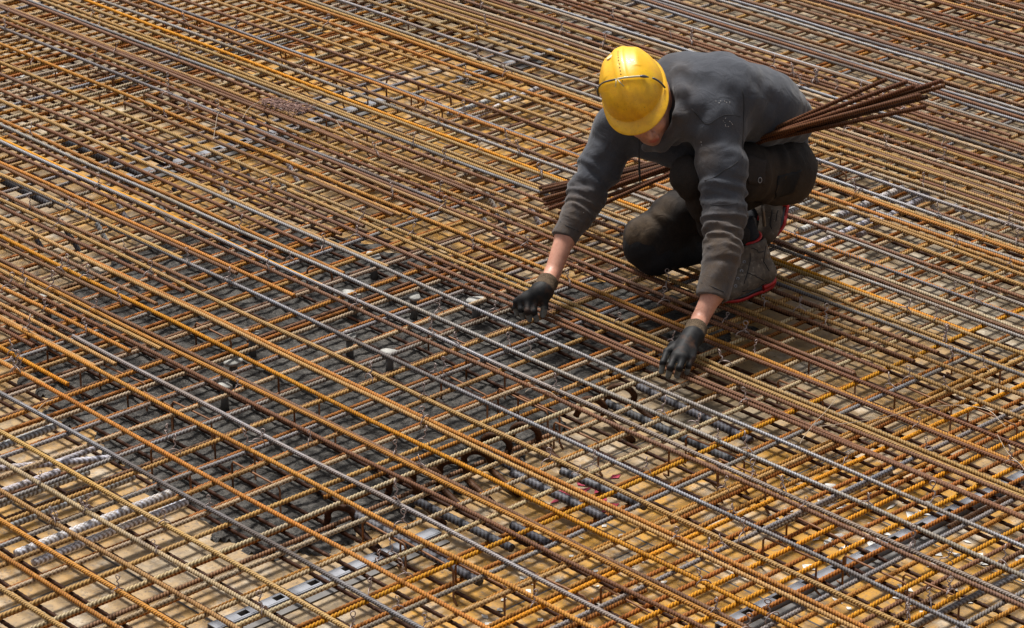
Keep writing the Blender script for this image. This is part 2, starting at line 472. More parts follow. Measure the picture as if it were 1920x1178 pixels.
# ------------------------------------------------------------------ formwork deck
def deck_material():
    m, nt, b = new_mat('formwork_deck'); g = G(nt); P = g.coord('Object')
    n1 = g.noise(P, 1.7, 5, 0.6); n2 = g.noise(P, 11, 6, 0.65); n3 = g.noise(P, 60, 4, 0.7)
    vor = g.n('ShaderNodeTexBrick'); g.L(P, vor.inputs['Vector'])
    vor.offset = 0.5
    vor.inputs['Scale'].default_value = 1.0
    vor.inputs['Brick Width'].default_value = 0.98; vor.inputs['Row Height'].default_value = 0.62
    vor.inputs['Mortar Size'].default_value = 0.004; vor.inputs['Bias'].default_value = 0.0
    vor.inputs['Color1'].default_value = c4(0, 0, 0); vor.inputs['Color2'].default_value = c4(1, 1, 1)
    vor.inputs['Mortar'].default_value = c4(0.5, 0.5, 0.5)
    pan = vor.outputs['Color']
    pan1 = g.n('ShaderNodeSeparateColor'); g.L(pan, pan1.inputs[0])
    f = g.ramp(g.math('ADD', g.math('MULTIPLY', pan1.outputs[0], 0.45), g.math('MULTIPLY', n1, 0.9)), 0.55, 0.95)
    # whole areas are laid with newer, golden-faced boards
    for px, py, rad in ((1250, 1080, .75), (1550, 1000, .8), (1000, 1150, .6), (700, 190, .9), (560, 110, .7), (850, 250, .7), (380, 330, .7), (1750, 900, .35), (40, 1060, .25)):
        q = at(px, py, Z_F); d = g.n('ShaderNodeVectorMath', operation='DISTANCE'); g.L(P, d.inputs[0]); d.inputs[1].default_value = (q[0] - .05, q[1], 0)
        f = g.math('MAXIMUM', f, g.ramp(g.math('ADD', d.outputs['Value'], g.math('MULTIPLY', n2, .5)), rad + .25, rad - .05))
    col = g.mix(f, c4(0.31, 0.245, 0.155), c4(0.46, 0.225, 0.012))
    col = g.mix(g.ramp(n2, 0.45, 0.75, 0, 0.8), col, c4(0.20, 0.125, 0.055))
    col = g.mix(g.ramp(g.noise(P, 5, 6, 0.7), 0.52, 0.66, 0, 0.8), col, c4(0.52, 0.46, 0.36))
    col = g.mix(g.ramp(n3, 0.58, 0.66, 0, 0.85), col, c4(0.07, 0.045, 0.03))
    col = g.mix(g.ramp(g.noise(P, 26, 6, 0.8, 0.6), 0.5, 0.64, 0, 0.75), col, c4(0.13, 0.10, 0.07))
    col = g.mix(vor.outputs['Fac'], col, c4(0.06, 0.05, 0.04))
    g.L(col, b.inputs['Base Color']); b.inputs['Roughness'].default_value = 0.55
    g.L(g.bump(n3, 0.3, 0.002), b.inputs['Normal'])
    return m

MD = deck_material()
me = MB(); me.add([(-30, -8, 0), (14, -8, 0), (14, 36, 0), (-30, 36, 0)], [(0, 1, 2, 3)])
deck = me.build('ground', MD, origin=None); deck.location = (0.05, 0, Z_F)
props(deck, 'tan and ochre plywood formwork deck seen through the bars', 'formwork deck', kind='structure')

def concrete_mat():
    m, nt, b = new_mat('dark_concrete'); g = G(nt); P = g.coord('Object')
    n = g.noise(P, 75, 7, 0.85); n2 = g.noise(P, 9, 5, .7)
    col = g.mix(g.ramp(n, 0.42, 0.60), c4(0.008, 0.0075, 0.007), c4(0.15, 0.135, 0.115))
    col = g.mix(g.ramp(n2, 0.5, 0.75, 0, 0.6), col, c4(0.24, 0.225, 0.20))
    g.L(col, b.inputs['Base Color']); b.inputs['Roughness'].default_value = 0.75
    g.L(g.bump(n, 1.0, 0.012), b.inputs['Normal'])
    return m
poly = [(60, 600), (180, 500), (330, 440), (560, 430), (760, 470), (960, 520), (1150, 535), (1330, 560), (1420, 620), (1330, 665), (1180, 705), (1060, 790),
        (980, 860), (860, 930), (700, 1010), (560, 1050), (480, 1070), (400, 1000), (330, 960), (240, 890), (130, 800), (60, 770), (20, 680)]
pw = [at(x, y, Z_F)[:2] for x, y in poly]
MC = concrete_mat()
def inside(x, y, P_):
    c = np.zeros(x.shape, bool); n = len(P_)
    for i in range(n):
        x1, y1 = P_[i]; x2, y2 = P_[(i + 1) % n]
        t = ((y1 > y) != (y2 > y)) & (x < (x2 - x1) * (y - y1) / (y2 - y1 + 1e-12) + x1); c ^= t
    return c
xs = np.arange(-9, -4.9, 0.018); ys = np.arange(3.9, 8.1, 0.018)
X, Y = np.meshgrid(xs, ys, indexing='ij')
jx = 0.03 * np.sin(Y * 23) + 0.02 * np.sin(Y * 51 + X * 13); jy = 0.03 * np.sin(X * 19 + 1) + 0.02 * np.sin(X * 47)
ins = inside(X + jx, Y + jy, pw)
H = 0.006 * rng.random(X.shape) + 0.006 * np.sin(X * 31) * np.sin(Y * 27) ** 2 + 0.007
idx = np.arange(X.size).reshape(X.shape)
q = ins[:-1, :-1] & ins[1:, :-1] & ins[:-1, 1:] & ins[1:, 1:]
F = np.stack([idx[:-1, :-1][q], idx[1:, :-1][q], idx[1:, 1:][q], idx[:-1, 1:][q]], -1)
# sink the rim into the deck so the pad has no floating edge
cnt = ins.astype(float); rim = np.zeros_like(cnt)
rim[1:-1, 1:-1] = ((cnt[:-2, 1:-1] + cnt[2:, 1:-1] + cnt[1:-1, :-2] + cnt[1:-1, 2:]) < 4)
H = np.where(rim > 0, -0.004, H)
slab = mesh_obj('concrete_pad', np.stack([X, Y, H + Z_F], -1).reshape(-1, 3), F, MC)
props(slab, 'dark grey rough concrete showing between the bars below the gloves', 'ground', kind='structure')

# steel deck rails (perforated channels) under the bars
M_ZINC = simple_mat('galvanised_steel', (0.30, 0.31, 0.34), 0.5, 0.15, 0.35, 14, 0.15)
M_PLATE = simple_mat('grey_plate', (0.17, 0.16, 0.15), 0.6, 0.1, 0.4, 12, 0.2)
def rail(u, v0, v1, label, wdt=0.042):
    t = empty('deck_rail', (u, (v0 + v1) / 2, Z_F)); props(t, label, 'steel rail')
    m = MB(); y = v0
    m.box((u - wdt / 2, (v0 + v1) / 2, Z_F + .011), (.004, v1 - v0, .020))
    m.box((u + wdt / 2, (v0 + v1) / 2, Z_F + .011), (.004, v1 - v0, .020))
    while y < v1:      # top web in pieces with holes between them
        L = min(.095, v1 - y)
        m.box((u, y + L / 2, Z_F + .0205), (wdt - .006, L, .003))
        y += L
        if y < v1: m.box((u - wdt * .36, y + .017, Z_F + .0205), (wdt * .16, .034, .003))
        if y < v1: m.box((u + wdt * .36, y + .017, Z_F + .0205), (wdt * .16, .034, .003))
        y += .034
    m.build('channel', M_ZINC, t)
    m = MB()
    m.box((u + wdt / 2 + .025, (v0 + v1) / 2, Z_F + .003), (.03, v1 - v0, .004))
    m.build('side_plate', M_PLATE, t)
rail(-4.83, 5.35, 7.0, 'grey perforated steel rail crossing the ochre panels at the lower right')
rail(-5.81, 4.30, 5.15, 'grey perforated steel rail beside the dark concrete near the bottom edge')
rail(-9.82, 6.9, 8.0, 'grey perforated steel rail near the top left edge of the mat')
rail(-8.86, 6.2, 7.6, 'grey perforated steel rail left of the brown wire scrap')
rail(-8.84, 8.0, 9.2, 'grey perforated steel rail beyond the two bent stirrups')

# paint splashes and marks on the panels: thin flakes on the deck
M_WHITE = simple_mat('white_paint', (0.72, 0.70, 0.64), 0.5, 0, 0.15, 40, 0.1)
M_PINK = simple_mat('pink_paint', (0.62, 0.045, 0.10), 0.5, 0, 0.3, 30, 0.1)
M_BLUE = simple_mat('blue_paint', (0.05, 0.25, 0.42), 0.5, 0, 0.3, 30, 0.1)
def flakes(name, mat, label, cat, spots, n, spread, sz, seed):
    rg = random.Random(seed); m = MB()
    for px, py in spots:
        c = at(px, py, Z_F)
        for _ in range(n):
            x = c[0] + rg.gauss(0, spread); y = c[1] + rg.gauss(0, spread)
            a, b_ = rg.uniform(.3, 1) * sz, rg.uniform(.15, .8) * sz
            th = rg.choice((0, math.pi / 2)) + rg.uniform(-.12, .12)
            ux, uy = math.cos(th), math.sin(th)
            k = 8; ring = []
            for i in range(k):
                an = 2 * math.pi * (i + .5) / k + rg.uniform(-.12, .12) + (.38 if i % 2 else -.38)
                ca, sa = math.cos(an), math.sin(an)
                s_ = 1 / max(abs(ca), abs(sa)) * rg.uniform(.9, 1)
                ring.append((x + (a * ca * ux - b_ * sa * uy) * s_, y + (a * ca * uy + b_ * sa * ux) * s_, Z_F + .0025))
            z = Z_F + .0025 + rg.random() * .0008
            ring = [(p[0], p[1], z) for p in ring]
            m.add(ring, [tuple(range(k))])
    o = m.build(name, mat)
    props(o, label, cat, kind='stuff'); return o
flakes('white_paint_splashes', M_WHITE, 'white paint patches scattered on the ochre panels at the lower right', 'paint',
       [(1690, 965), (1640, 1010), (1580, 945), (1560, 1020), (1500, 1060), (1820, 1055), (1860, 1090), (1740, 1120), (1650, 1150)], 7, .09, .034, 3)
flakes('white_block_marks', M_WHITE, 'row of small white block marks on the ochre panel at the bottom', 'paint',
       [(1100, 1020), (1060, 1060), (1130, 1090), (1000, 1100), (1190, 1060), (950, 1140), (1150, 1150)], 6, .07, .017, 5)
flakes('pink_paint_patch', M_PINK, 'bright pink painted patch under the bars below the worker', 'paint', [(1098, 913), (1125, 930), (1085, 925)], 8, .045, .038, 8)
flakes('blue_paint_patch', M_BLUE, 'blue painted patch on a pale board at the top edge', 'paint', [(870, 12), (845, 4)], 3, .05, .06, 9)
flakes('pale_mortar_spill', M_WHITE, 'pale dried mortar spilled over the panels at the top left', 'mortar',
       [(230, 130), (180, 160), (300, 110), (120, 150), (40, 170)], 4, .12, .04, 12)

# ------------------------------------------------------------------ spacers, stirrups, ties
M_SPACER = simple_mat('spacer_concrete', (0.46, 0.45, 0.41), 0.85, 0, 0.5, 45, 0.6)
M_DARKSP = simple_mat('spacer_post', (0.12, 0.12, 0.115), 0.8, 0, 0.3, 40, 0.3)
where = {0: 'left of the worker near the yellow-orange bars', 1: 'in the middle of the dark concrete area', 2: 'nearest the left glove on the dark concrete'}
SPACERS = [(85, 557, 'pale oval spacer top furthest left among the crowded bars'), (472, 623, 'pale disc spacer left of the dark concrete middle'),
      (660, 552, 'bright white disc spacer with a tilted top, upper middle of the dark area'), (775, 555, 'pale mottled disc spacer between two others, left of the glove'),
      (655, 628, 'grey disc spacer on a tall post in the dark area'), (437, 677, 'small white disc spacer on the dark concrete'),
      (893, 563, 'small pale disc spacer closest to the worker\'s right glove'), (730, 660, 'tan disc spacer on a dark post below the others'),
      (420, 722, 'flat grey disc spacer lowest in the dark area'), (700, 480, 'pale half-hidden spacer above the dark area')]
for i, (px, py, lab) in enumerate(SPACERS):
    p = at(px, py, -.030)
    t = empty('spacer', (p[0], p[1], Z_F)); props(t, lab, 'bar spacer', 'concrete bar spacers')
    m = MB(); rg = random.Random(i); pts = []
    k = 16; rad = rg.uniform(.026, .036)
    V = []
    for z, s in ((-.038, .9), (-.030, 1.0), (-.026, .94), (-.0245, .5)):
        for j in range(k):
            an = 2 * math.pi * j / k
            rr = rad * s * (1 + .10 * math.sin(2 * an + i) + .05 * math.sin(5 * an + 2 * i))
            V.append((p[0] + rr * math.cos(an) * 1.1, p[1] + rr * math.sin(an) * .9, z + .12 * rr * math.cos(an + i)))
    Fc = []
    for a in range(3):
        for j in range(k): Fc.append((a * k + j, a * k + (j + 1) % k, (a + 1) * k + (j + 1) % k, (a + 1) * k + j))
    Fc.append(tuple(3 * k + j for j in range(k))); Fc.append(tuple(range(k - 1, -1, -1)))
    m.add(V, Fc); m.build('disc', M_SPACER, t, smooth=True)
    m = MB(); m.tube([(p[0], p[1], Z_F - .002), (p[0], p[1], -.037)], [rad * .5, rad * .42], 10); m.build('post', M_DARKSP, t, smooth=True)

# bar chairs: a bent wire with two legs standing under the top bars
M_WIRE = simple_mat('rusty_wire', (0.24, 0.10, 0.035), 0.6, 0.2, 0.4, 40, 0.3)
def chair_mesh(variant):
    rg = random.Random(variant); m = MB()
    Lc = rg.choice((.20, .24, .28)); z1 = -.022; r = .0034
    m.tube([(-Lc / 2 - .03, .012, Z_F + .003), (-Lc / 2, 0, Z_F + .01), (-Lc / 2, 0, z1 - .01), (-Lc / 2 + .008, 0, z1), (Lc / 2 - .008, 0, z1), (Lc / 2, 0, z1 - .01),
            (Lc / 2, 0, Z_F + .01), (Lc / 2 + .03, -.012, Z_F + .003)], r, 7)
    return m.build('bar_chair', M_WIRE, smooth=True)
CH = [(1530, 1010), (1480, 1050), (1745, 1120), (1640, 1090), (1390, 900), (1300, 880), (1340, 860), (1010, 780), (1080, 830), (980, 770), (840, 650), (910, 700), (870, 740),
      (400, 640), (120, 690), (230, 720), (560, 740), (440, 850), (280, 760), (360, 790), (320, 880), (480, 910), (590, 800), (720, 1020), (800, 1060), (900, 1100), (1050, 1120), (1180, 1150),
      (80, 130), (160, 180), (240, 165), (285, 30), (330, 55), (400, 70), (500, 110), (530, 240), (610, 160), (660, 170), (740, 40), (700, 20), (800, 200), (260, 210), (650, 250),
      (1500, 750), (1560, 700), (1730, 760), (1860, 800), (1700, 330), (1620, 320), (1550, 330), (1830, 690), (450, 140), (350, 90), (190, 150), (30, 140)]
def near(px, py):
    best = min(((px - a) ** 2 + 3 * (py - b_) ** 2, n_) for a, b_, n_ in
        [(520, 195, 'near the brown wire scrap'), (1000, 570, 'below the worker\'s right glove'), (1280, 700, 'below the worker\'s left glove'), (1420, 560, 'right of the worker\'s boots'),
         (1700, 1050, 'by the white-splashed panels'), (400, 750, 'on the dark concrete'), (100, 100, 'in the top left corner'), (800, 1050, 'by the bottom edge'), (1700, 150, 'beyond the carried bars'),
         (1800, 750, 'at the right edge'), (100, 900, 'at the lower left'), (850, 60, 'at the top edge'), (100, 480, 'at the left edge')])
    return best[1]
protos = [chair_mesh(i) for i in range(3)]
for i, (px, py) in enumerate(CH):
    p = at(px, py, -.06)
    o = protos[i] if i < 3 else link(protos[i % 3].copy())
    o.location = (p[0], p[1], 0); o.rotation_euler = (0, 0, random.uniform(-.06, .06) + (math.pi if random.random() < .5 else 0))
    pl = near(px, py)
    props(o, 'thin rusty wire bar chair with upright legs, ' + pl, 'bar chair', 'wire bar chairs ' + pl)

# bent stirrups standing up through the mat in the upper middle
def stirrup(px, py, wid, hgt, lab, yaw=.1, r=.004, lean=0.0):
    p = at(px, py, Z_F + .02); m = MB()
    pts = [(-wid / 2, 0, 0)]
    for k in range(7):
        a = math.pi - k * math.pi / 6
        pts.append((-wid / 2 + .03 + .03 * math.cos(a), lean * .5, hgt - .03 + .03 * math.sin(a)) if k < 4 else (wid / 2 - .03 + .03 * math.cos(a), lean * .5, hgt - .03 + .03 * math.sin(a)))
    pts.append((wid / 2, 0, 0))
    m.tube(pts, r, 8)
    o = m.build('stirrup', M_WIRE, smooth=True)
    o.location = tuple(p); o.rotation_euler = (0, 0, yaw + PHI - .5); props(o, lab, 'stirrup', 'bent wire stirrups'); return o
stirrup(755, 190, .15, .10, 'thin bent stirrup standing over the ochre panel, nearer the top edge')
stirrup(815, 215, .15, .10, 'thin bent stirrup standing over the ochre panel, nearer the helmet')
stirrup(565, 125, .15, .095, 'thin bent stirrup arching above the panel right of the wire scrap')
stirrup(395, 100, .14, .09, 'thin bent stirrup by the grey rail at the upper left')
stirrup(600, 550, .10, .10, 'small bent stirrup among the white spacers')

# tie wires
M_TIE = simple_mat('tie_wire', (0.42, 0.33, 0.30), 0.5, 0.4, 0.4, 90, 0.1)
def tie_mesh(k):
    rg = random.Random(k); m = MB(); h = rg.uniform(.012, .022); r = .0011
    pts = []
    for i in range(9):      # turn round the crossing
        a = i / 8 * math.pi * 1.15 - .3
        pts.append((.0098 * math.cos(a) * .9, .0098 * math.cos(a), .0098 * math.sin(a)))
    m.tube(pts, r, 5)
    pts = []
    for i in range(12):     # twisted tail with a little eye
        t = i / 11; a = t * 9
        pts.append((.0022 * math.cos(a) + .004, .0022 * math.sin(a), .008 + h * t))
    m.tube(pts, r * 1.2, 5)
    pts = [(.004 + .0048 * math.sin(a), 0, .008 + h + .0048 - .0048 * math.cos(a)) for a in [j / 9 * 2 * math.pi for j in range(10)]]
    m.tube(pts, r, 5)
    return m.build('tie_wire', M_TIE, smooth=True)
ties = [tie_mesh(i) for i in range(4)]
TI = [(18, 33), (8, 45), (184, 45), (195, 28), (335, 102), (325, 152), (312, 172), (400, 205), (205, 308), (178, 340), (155, 398), (120, 428), (108, 495), (155, 515), (75, 532), (72, 567), (172, 580),
      (145, 610), (28, 615), (20, 650), (32, 690), (45, 700), (250, 470), (278, 506), (340, 487), (425, 535), (438, 425), (665, 399), (752, 400), (662, 436), (598, 452), (570, 488), (520, 505),
      (808, 380), (847, 365), (845, 302), (880, 135), (900, 65), (895, 100), (878, 158), (860, 212), (832, 230), (897, 7), (912, 45), (825, 630), (810, 690), (795, 735), (793, 785), (795, 830),
      (790, 865), (765, 945), (758, 985), (745, 1028), (695, 1075), (705, 1080), (833, 588), (993, 1140), (1375, 620), (1395, 650), (1385, 685), (1375, 740), (1370, 830), (1395, 840), (1405, 880),
      (1390, 920), (1370, 960), (1360, 990), (1340, 1040), (1330, 1130), (1325, 1090), (1710, 1010), (1718, 1020), (1750, 932), (1755, 1090), (1760, 1100), (1748, 1150), (1785, 602), (1787, 640),
      (1770, 465), (1768, 530), (1745, 390), (1770, 360), (1765, 300), (1745, 260), (1742, 245), (1705, 80), (1735, 75), (1785, 160), (1770, 168), (1610, 118), (1650, 105), (1550, 130), (1520, 140),
      (1493, 153), (1680, 135), (1335, 55), (1330, 75), (1322, 38), (1540, 140), (1765, 670), (1790, 642), (1730, 800), (1725, 835), (1270, 640), (1352, 560), (1365, 600), (1215, 770), (1890, 505),
      (1085, 531), (1230, 880), (1090, 430), (1760, 720), (1815, 560)]
_r = random.Random(21)
TI += [(_r.uniform(0, 1920), _r.uniform(0, 1178)) for _ in range(110)]
for i, (px, py) in enumerate(TI):
    p = at(px, py, .012)
    o = ties[i] if i < 4 else link(ties[i % 4].copy())
    # snap to the nearest pair of crossing bars
    vv = min((q[0] for q in used), key=lambda a: abs(a - p[1])); uu = min(ub, key=lambda a: abs(a - p[0]))
    o.location = (uu, vv, 0); o.rotation_euler = (random.uniform(-.3, .3), random.uniform(-.3, .3), random.uniform(0, 6)); s = random.uniform(1.2, 1.9); o.scale = (s, s, s)
    pl = near(px, py)
    props(o, 'pale twisted wire tie with a loop end, ' + pl, 'tie wire', 'wire ties ' + pl)

# ------------------------------------------------------------------ thick bars and hooked bars inside the mat
def thick(p0, p1, z0, z1, r, c, lab, name='thick_bar', square=False, grp=None):
    a = np.array(at(*p0, z0)); b_ = np.array(at(*p1, z1)); L = float(np.linalg.norm(b_ - a))
    me = rebar_mesh('thick_bar', L, r, .016, twist=1.4, sides=14, seed=int(p0[0]), wav=.0004, rib=.0015)
    o = link(bpy.data.objects.new(name, me)); o.location = tuple(b_)
    d = Vector(b_ - a); o.rotation_euler = d.to_track_quat('X', 'Z').to_euler(); tint(o, c)
    if c in 'SD': pass
    props(o, lab, 'thick bar', grp or 'thick bars inside the mat'); return o
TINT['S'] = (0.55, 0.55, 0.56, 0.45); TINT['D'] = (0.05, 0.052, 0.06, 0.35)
zm = -.040
for p0, p1, c, r, lab in [
    ((30, 1039), (326, 922), 'S', .013, 'thick grey ribbed bar with a cut end, longest of those at the lower left'),
    ((15, 986), (250, 894), 'S', .012, 'thick grey ribbed bar just above the longest one at the lower left'),
    ((62, 1056), (350, 941), 'S', .011, 'thick pale mortar-stained bar, lowest of the grey ones at the lower left'),
    ((-20, 952), (165, 884), 'S', .012, 'thick grey bar with mortar crust at the left edge'),
    ((-20, 930), (110, 884), 'S', .010, 'thinner grey bar above the mortar-crusted one at the left edge'),
    ((-20, 845), (102, 800), 'S', .012, 'thick grey bar emerging from the left edge above the others'),
    ((-20, 880), (215, 858), 'S', .010, 'thick grey bar with its end capped in mortar'),
    ((105, 868), (185, 838), 'S', .009, 'short pale crusted bar end near the lower left'),
    ((1500, 352), (1580, 319), 'S', .012, 'thick blue-white bar close behind the worker\'s hip'),
    ((1572, 405), (1692, 353), 'S', .013, 'thick blue-white bar furthest from the boots'),
    ((1610, 440), (1738, 366), 'S', .014, 'widest blue-white bar, just right of the boots'),
    ((1475, 400), (1528, 372), 'S', .012, 'short blue-white bar touching the red boot sole'),
    ((1500, 432), (1620, 385), 'S', .011, 'thick pale bar below the blue-white pair'),
    ((1505, 470), (1650, 405), 'S', .011, 'thick pale bar lowest of those right of the boots'),
    ((840, 215), (965, 172), 'S', .010, 'pale blotched thick bar left of the helmet, upper one'),
    ((880, 225), (1020, 160), 'S', .010, 'pale blotched thick bar left of the helmet, lower one'),
    ((1700, 1180), (1925, 1070), 'g', .009, 'slightly thicker grey bar at the lower right corner'),
    ((1440, 995), (1670, 884), 'g', .008, 'bright grey ribbed bar crossing the ochre panels')]:
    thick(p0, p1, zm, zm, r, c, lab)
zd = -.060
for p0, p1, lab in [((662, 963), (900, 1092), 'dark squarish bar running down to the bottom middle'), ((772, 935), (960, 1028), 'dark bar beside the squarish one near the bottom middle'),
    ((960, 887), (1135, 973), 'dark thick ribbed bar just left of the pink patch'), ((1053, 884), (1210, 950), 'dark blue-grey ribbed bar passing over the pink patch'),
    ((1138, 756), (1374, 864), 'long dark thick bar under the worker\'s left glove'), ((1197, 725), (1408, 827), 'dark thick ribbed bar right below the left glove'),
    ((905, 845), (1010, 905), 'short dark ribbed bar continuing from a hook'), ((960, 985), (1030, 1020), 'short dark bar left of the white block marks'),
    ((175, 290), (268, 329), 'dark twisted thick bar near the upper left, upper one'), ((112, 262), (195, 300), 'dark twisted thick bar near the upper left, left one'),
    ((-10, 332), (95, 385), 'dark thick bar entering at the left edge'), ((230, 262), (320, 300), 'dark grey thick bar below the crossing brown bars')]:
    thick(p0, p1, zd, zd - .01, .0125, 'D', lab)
# short slanting bar ends poking up between the dense bars
for i, (px, py) in enumerate([(334, 368), (306, 398), (230, 398), (297, 376), (190, 435), (123, 430), (143, 462), (67, 446), (424, 365), (462, 325), (388, 305), (412, 320), (548, 322), (535, 355), (752, 318),
                              (917, 370), (948, 395), (905, 408), (1003, 405), (940, 418), (1800, 400), (1740, 372)]):
    p = at(px, py, -.05); a = (px, py)
    b_ = VZ(px, py, -.05)
    d0 = W(b_ + np.array([-.02, .02, .028])); d1 = W(b_ + np.array([.03, -.02, -.05]))
    L = float(np.linalg.norm(d1 - d0)); me = rebar_mesh('bar_stub', L, .0085, .014, twist=1.2, seed=i, wav=.0001, rib=.002)
    o = link(bpy.data.objects.new('bar_stub', me)); o.location = tuple(d1); o.rotation_euler = Vector(d1 - d0).to_track_quat('X', 'Z').to_euler(); tint(o, random.choice('SSD'))
    pl = near(px, py); props(o, 'short slanting grey bar stub between the long bars, ' + pl, 'bar stub', 'slanting bar stubs ' + pl)
# hooked bar ends
def hook(px, py, lab, r=.010, c='b', rad=.042):
    p = at(px, py, -.045); m = MB(); pts = []
    for i in range(15):
        a = -.6 + i / 14 * (math.pi + .9)
        pts.append((p[0] + rad * math.cos(a) * .9, p[1] + rad * .55 * math.cos(a) , -.072 + rad * .8 * math.sin(a) - (.0 if i else 0)))
    pts = [pts[0] + np.array([.16, -.02, -.03])] + pts + [np.array(pts[-1]) + np.array([-.01, -.01, -.03])]
    rs = [r * (1 + .12 * math.sin(i * 2.4)) for i in range(len(pts))]
    fine = []; fr = []
    for i in range(len(pts) - 1):
        for k in range(4):
            t = k / 4; fine.append(np.array(pts[i]) * (1 - t) + np.array(pts[i + 1]) * t); fr.append(r + .0014 * (k % 2))
    m.tube(fine, fr, 10)
    o = m.build('hooked_bar', M_REBAR, smooth=True, origin=p); tint(o, c); props(o, lab, 'hooked bar', 'hooked bar ends'); return o
for px, py, lab in [(930, 820, 'brown hooked bar end furthest left of the row of hooks, next to bright bars'), (895, 850, 'brown hooked bar end second in the row of hooks'), (850, 868, 'brown hooked bar end in the middle of the row of hooks'),
                    (800, 882, 'brown hooked bar end fourth in the row of hooks'), (755, 902, 'brown hooked bar end lowest in the row of hooks'), (1165, 728, 'large rusty hook just below the worker\'s left glove'),
                    (1110, 752, 'large rusty hook left of the one under the glove'), (985, 800, 'rusty hook above the row of hooks'), (640, 955, 'small brown hook at the bottom of the dark concrete')]:
    hook(px, py, lab)
# litter: wood offcuts, a tangle of wire scrap, loose wires
M_WOOD = simple_mat('weathered_wood', (0.42, 0.30, 0.17), 0.75, 0, 0.35, 18, 0.4)
for i, (px, py, sx, sy, rz, lab) in enumerate([(735, 335, .10, .035, .3, 'small pale wood offcut lying left of the grey bundle end'), (765, 325, .09, .04, -.4, 'pale wood offcut beside the first one, nearer the worker'),
        (793, 333, .07, .04, .8, 'squarish pale wood offcut among the brown bars'), (690, 320, .06, .05, .1, 'small pale wood chip left of the wood offcuts'), (890, 325, .14, .05, .5, 'long wood offcut close to the carried bars'),
        (905, 335, .12, .03, .45, 'narrow wood offcut below the long one'), (640, 300, .08, .05, 0, 'flat pale wood piece under the middle bars')]):
    p = at(px, py, -.05); m = MB(); m.box((0, 0, 0), (sx, sy, .024), bev=.002)
    o = m.build('wood_offcut', M_WOOD); o.location = tuple(p); o.rotation_euler = (random.uniform(-.15, .15), random.uniform(-.2, .2), rz + PHI)
    props(o, lab, 'wood offcut', 'wood offcuts')
M_SCRAP = simple_mat('wire_scrap', (0.30, 0.17, 0.135), 0.5, 0.35, 0.5, 60, 0.2)
c = VZ(527, 198, .018); m = MB(); rg = random.Random(4)
for i in range(150):
    t = rg.random(); s0 = c + np.array([(t - .5) * .19, (t - .5) * -.10 + rg.gauss(0, .012), rg.gauss(0, .006)])
    an = rg.gauss(-.35, .75) + (1.2 if t > .75 else 0) * rg.choice((-1, 1)); ln = rg.uniform(.03, .085)
    bend = rg.gauss(0, .5); pts = [s0]
    for k in range(4):
        pts.append(pts[-1] + ln / 4 * np.array([math.cos(an + bend * k / 3), math.sin(an + bend * k / 3) * .9, rg.gauss(0, .16)]))
    m.tube([W(p) for p in pts], .0014, 4)
o = m.build('wire_scrap', M_SCRAP, smooth=True); props(o, 'matted handful of brown wire scrap lying on the top bars', 'wire scrap')
M_LW = simple_mat('loose_wire', (0.45, 0.36, 0.27), 0.45, 0.4, 0.3, 60, 0.1)
def loose(pts, lab, r=.0012, z=.012):
    P_ = [np.array(at(x, y, z + random.uniform(-.003, .006))) for x, y in pts]; out = []
    for i in range(len(P_) - 1):
        a = P_[max(i - 1, 0)]; b_ = P_[i]; c_ = P_[i + 1]; d = P_[min(i + 2, len(P_) - 1)]
        for k in range(6):
            t = k / 6; out.append(.5 * ((2 * b_) + (c_ - a) * t + (2 * a - 5 * b_ + 4 * c_ - d) * t * t + (3 * b_ - a - 3 * c_ + d) * t ** 3))
    out.append(P_[-1]); m = MB(); m.tube(out, r, 5)
    o = m.build('loose_wire', M_LW, smooth=True); props(o, lab, 'loose wire', 'loose wires'); return o
loose([(1535, 800), (1600, 792), (1660, 782), (1720, 768), (1790, 760), (1850, 768), (1875, 790), (1885, 800)], 'long pale loose wire curling over the bars at the right')
loose([(1500, 832), (1508, 818), (1530, 790), (1545, 775), (1570, 745)], 'yellowish loose wire with a kink left of the long pale wire')
loose([(630, 225), (640, 240), (655, 252), (668, 262)], 'thin loose wire hanging below the wire scrap')
loose([(455, 222), (470, 200), (500, 188), (540, 182)], 'thin wire strand trailing from the wire scrap')
loose([(400, 262), (405, 232), (408, 215), (415, 205)], 'fine upright wire near the crowded brown bars')
loose([(1870, 815), (1890, 850), (1912, 870), (1925, 888)], 'fine dark wire curling at the right edge')
loose([(70, 770), (85, 755), (100, 750)], 'short wire offcut on the dark concrete at the left')
loose([(985, 735), (1000, 727), (1030, 735), (1045, 745)], 'thin bent wire above the hooks')
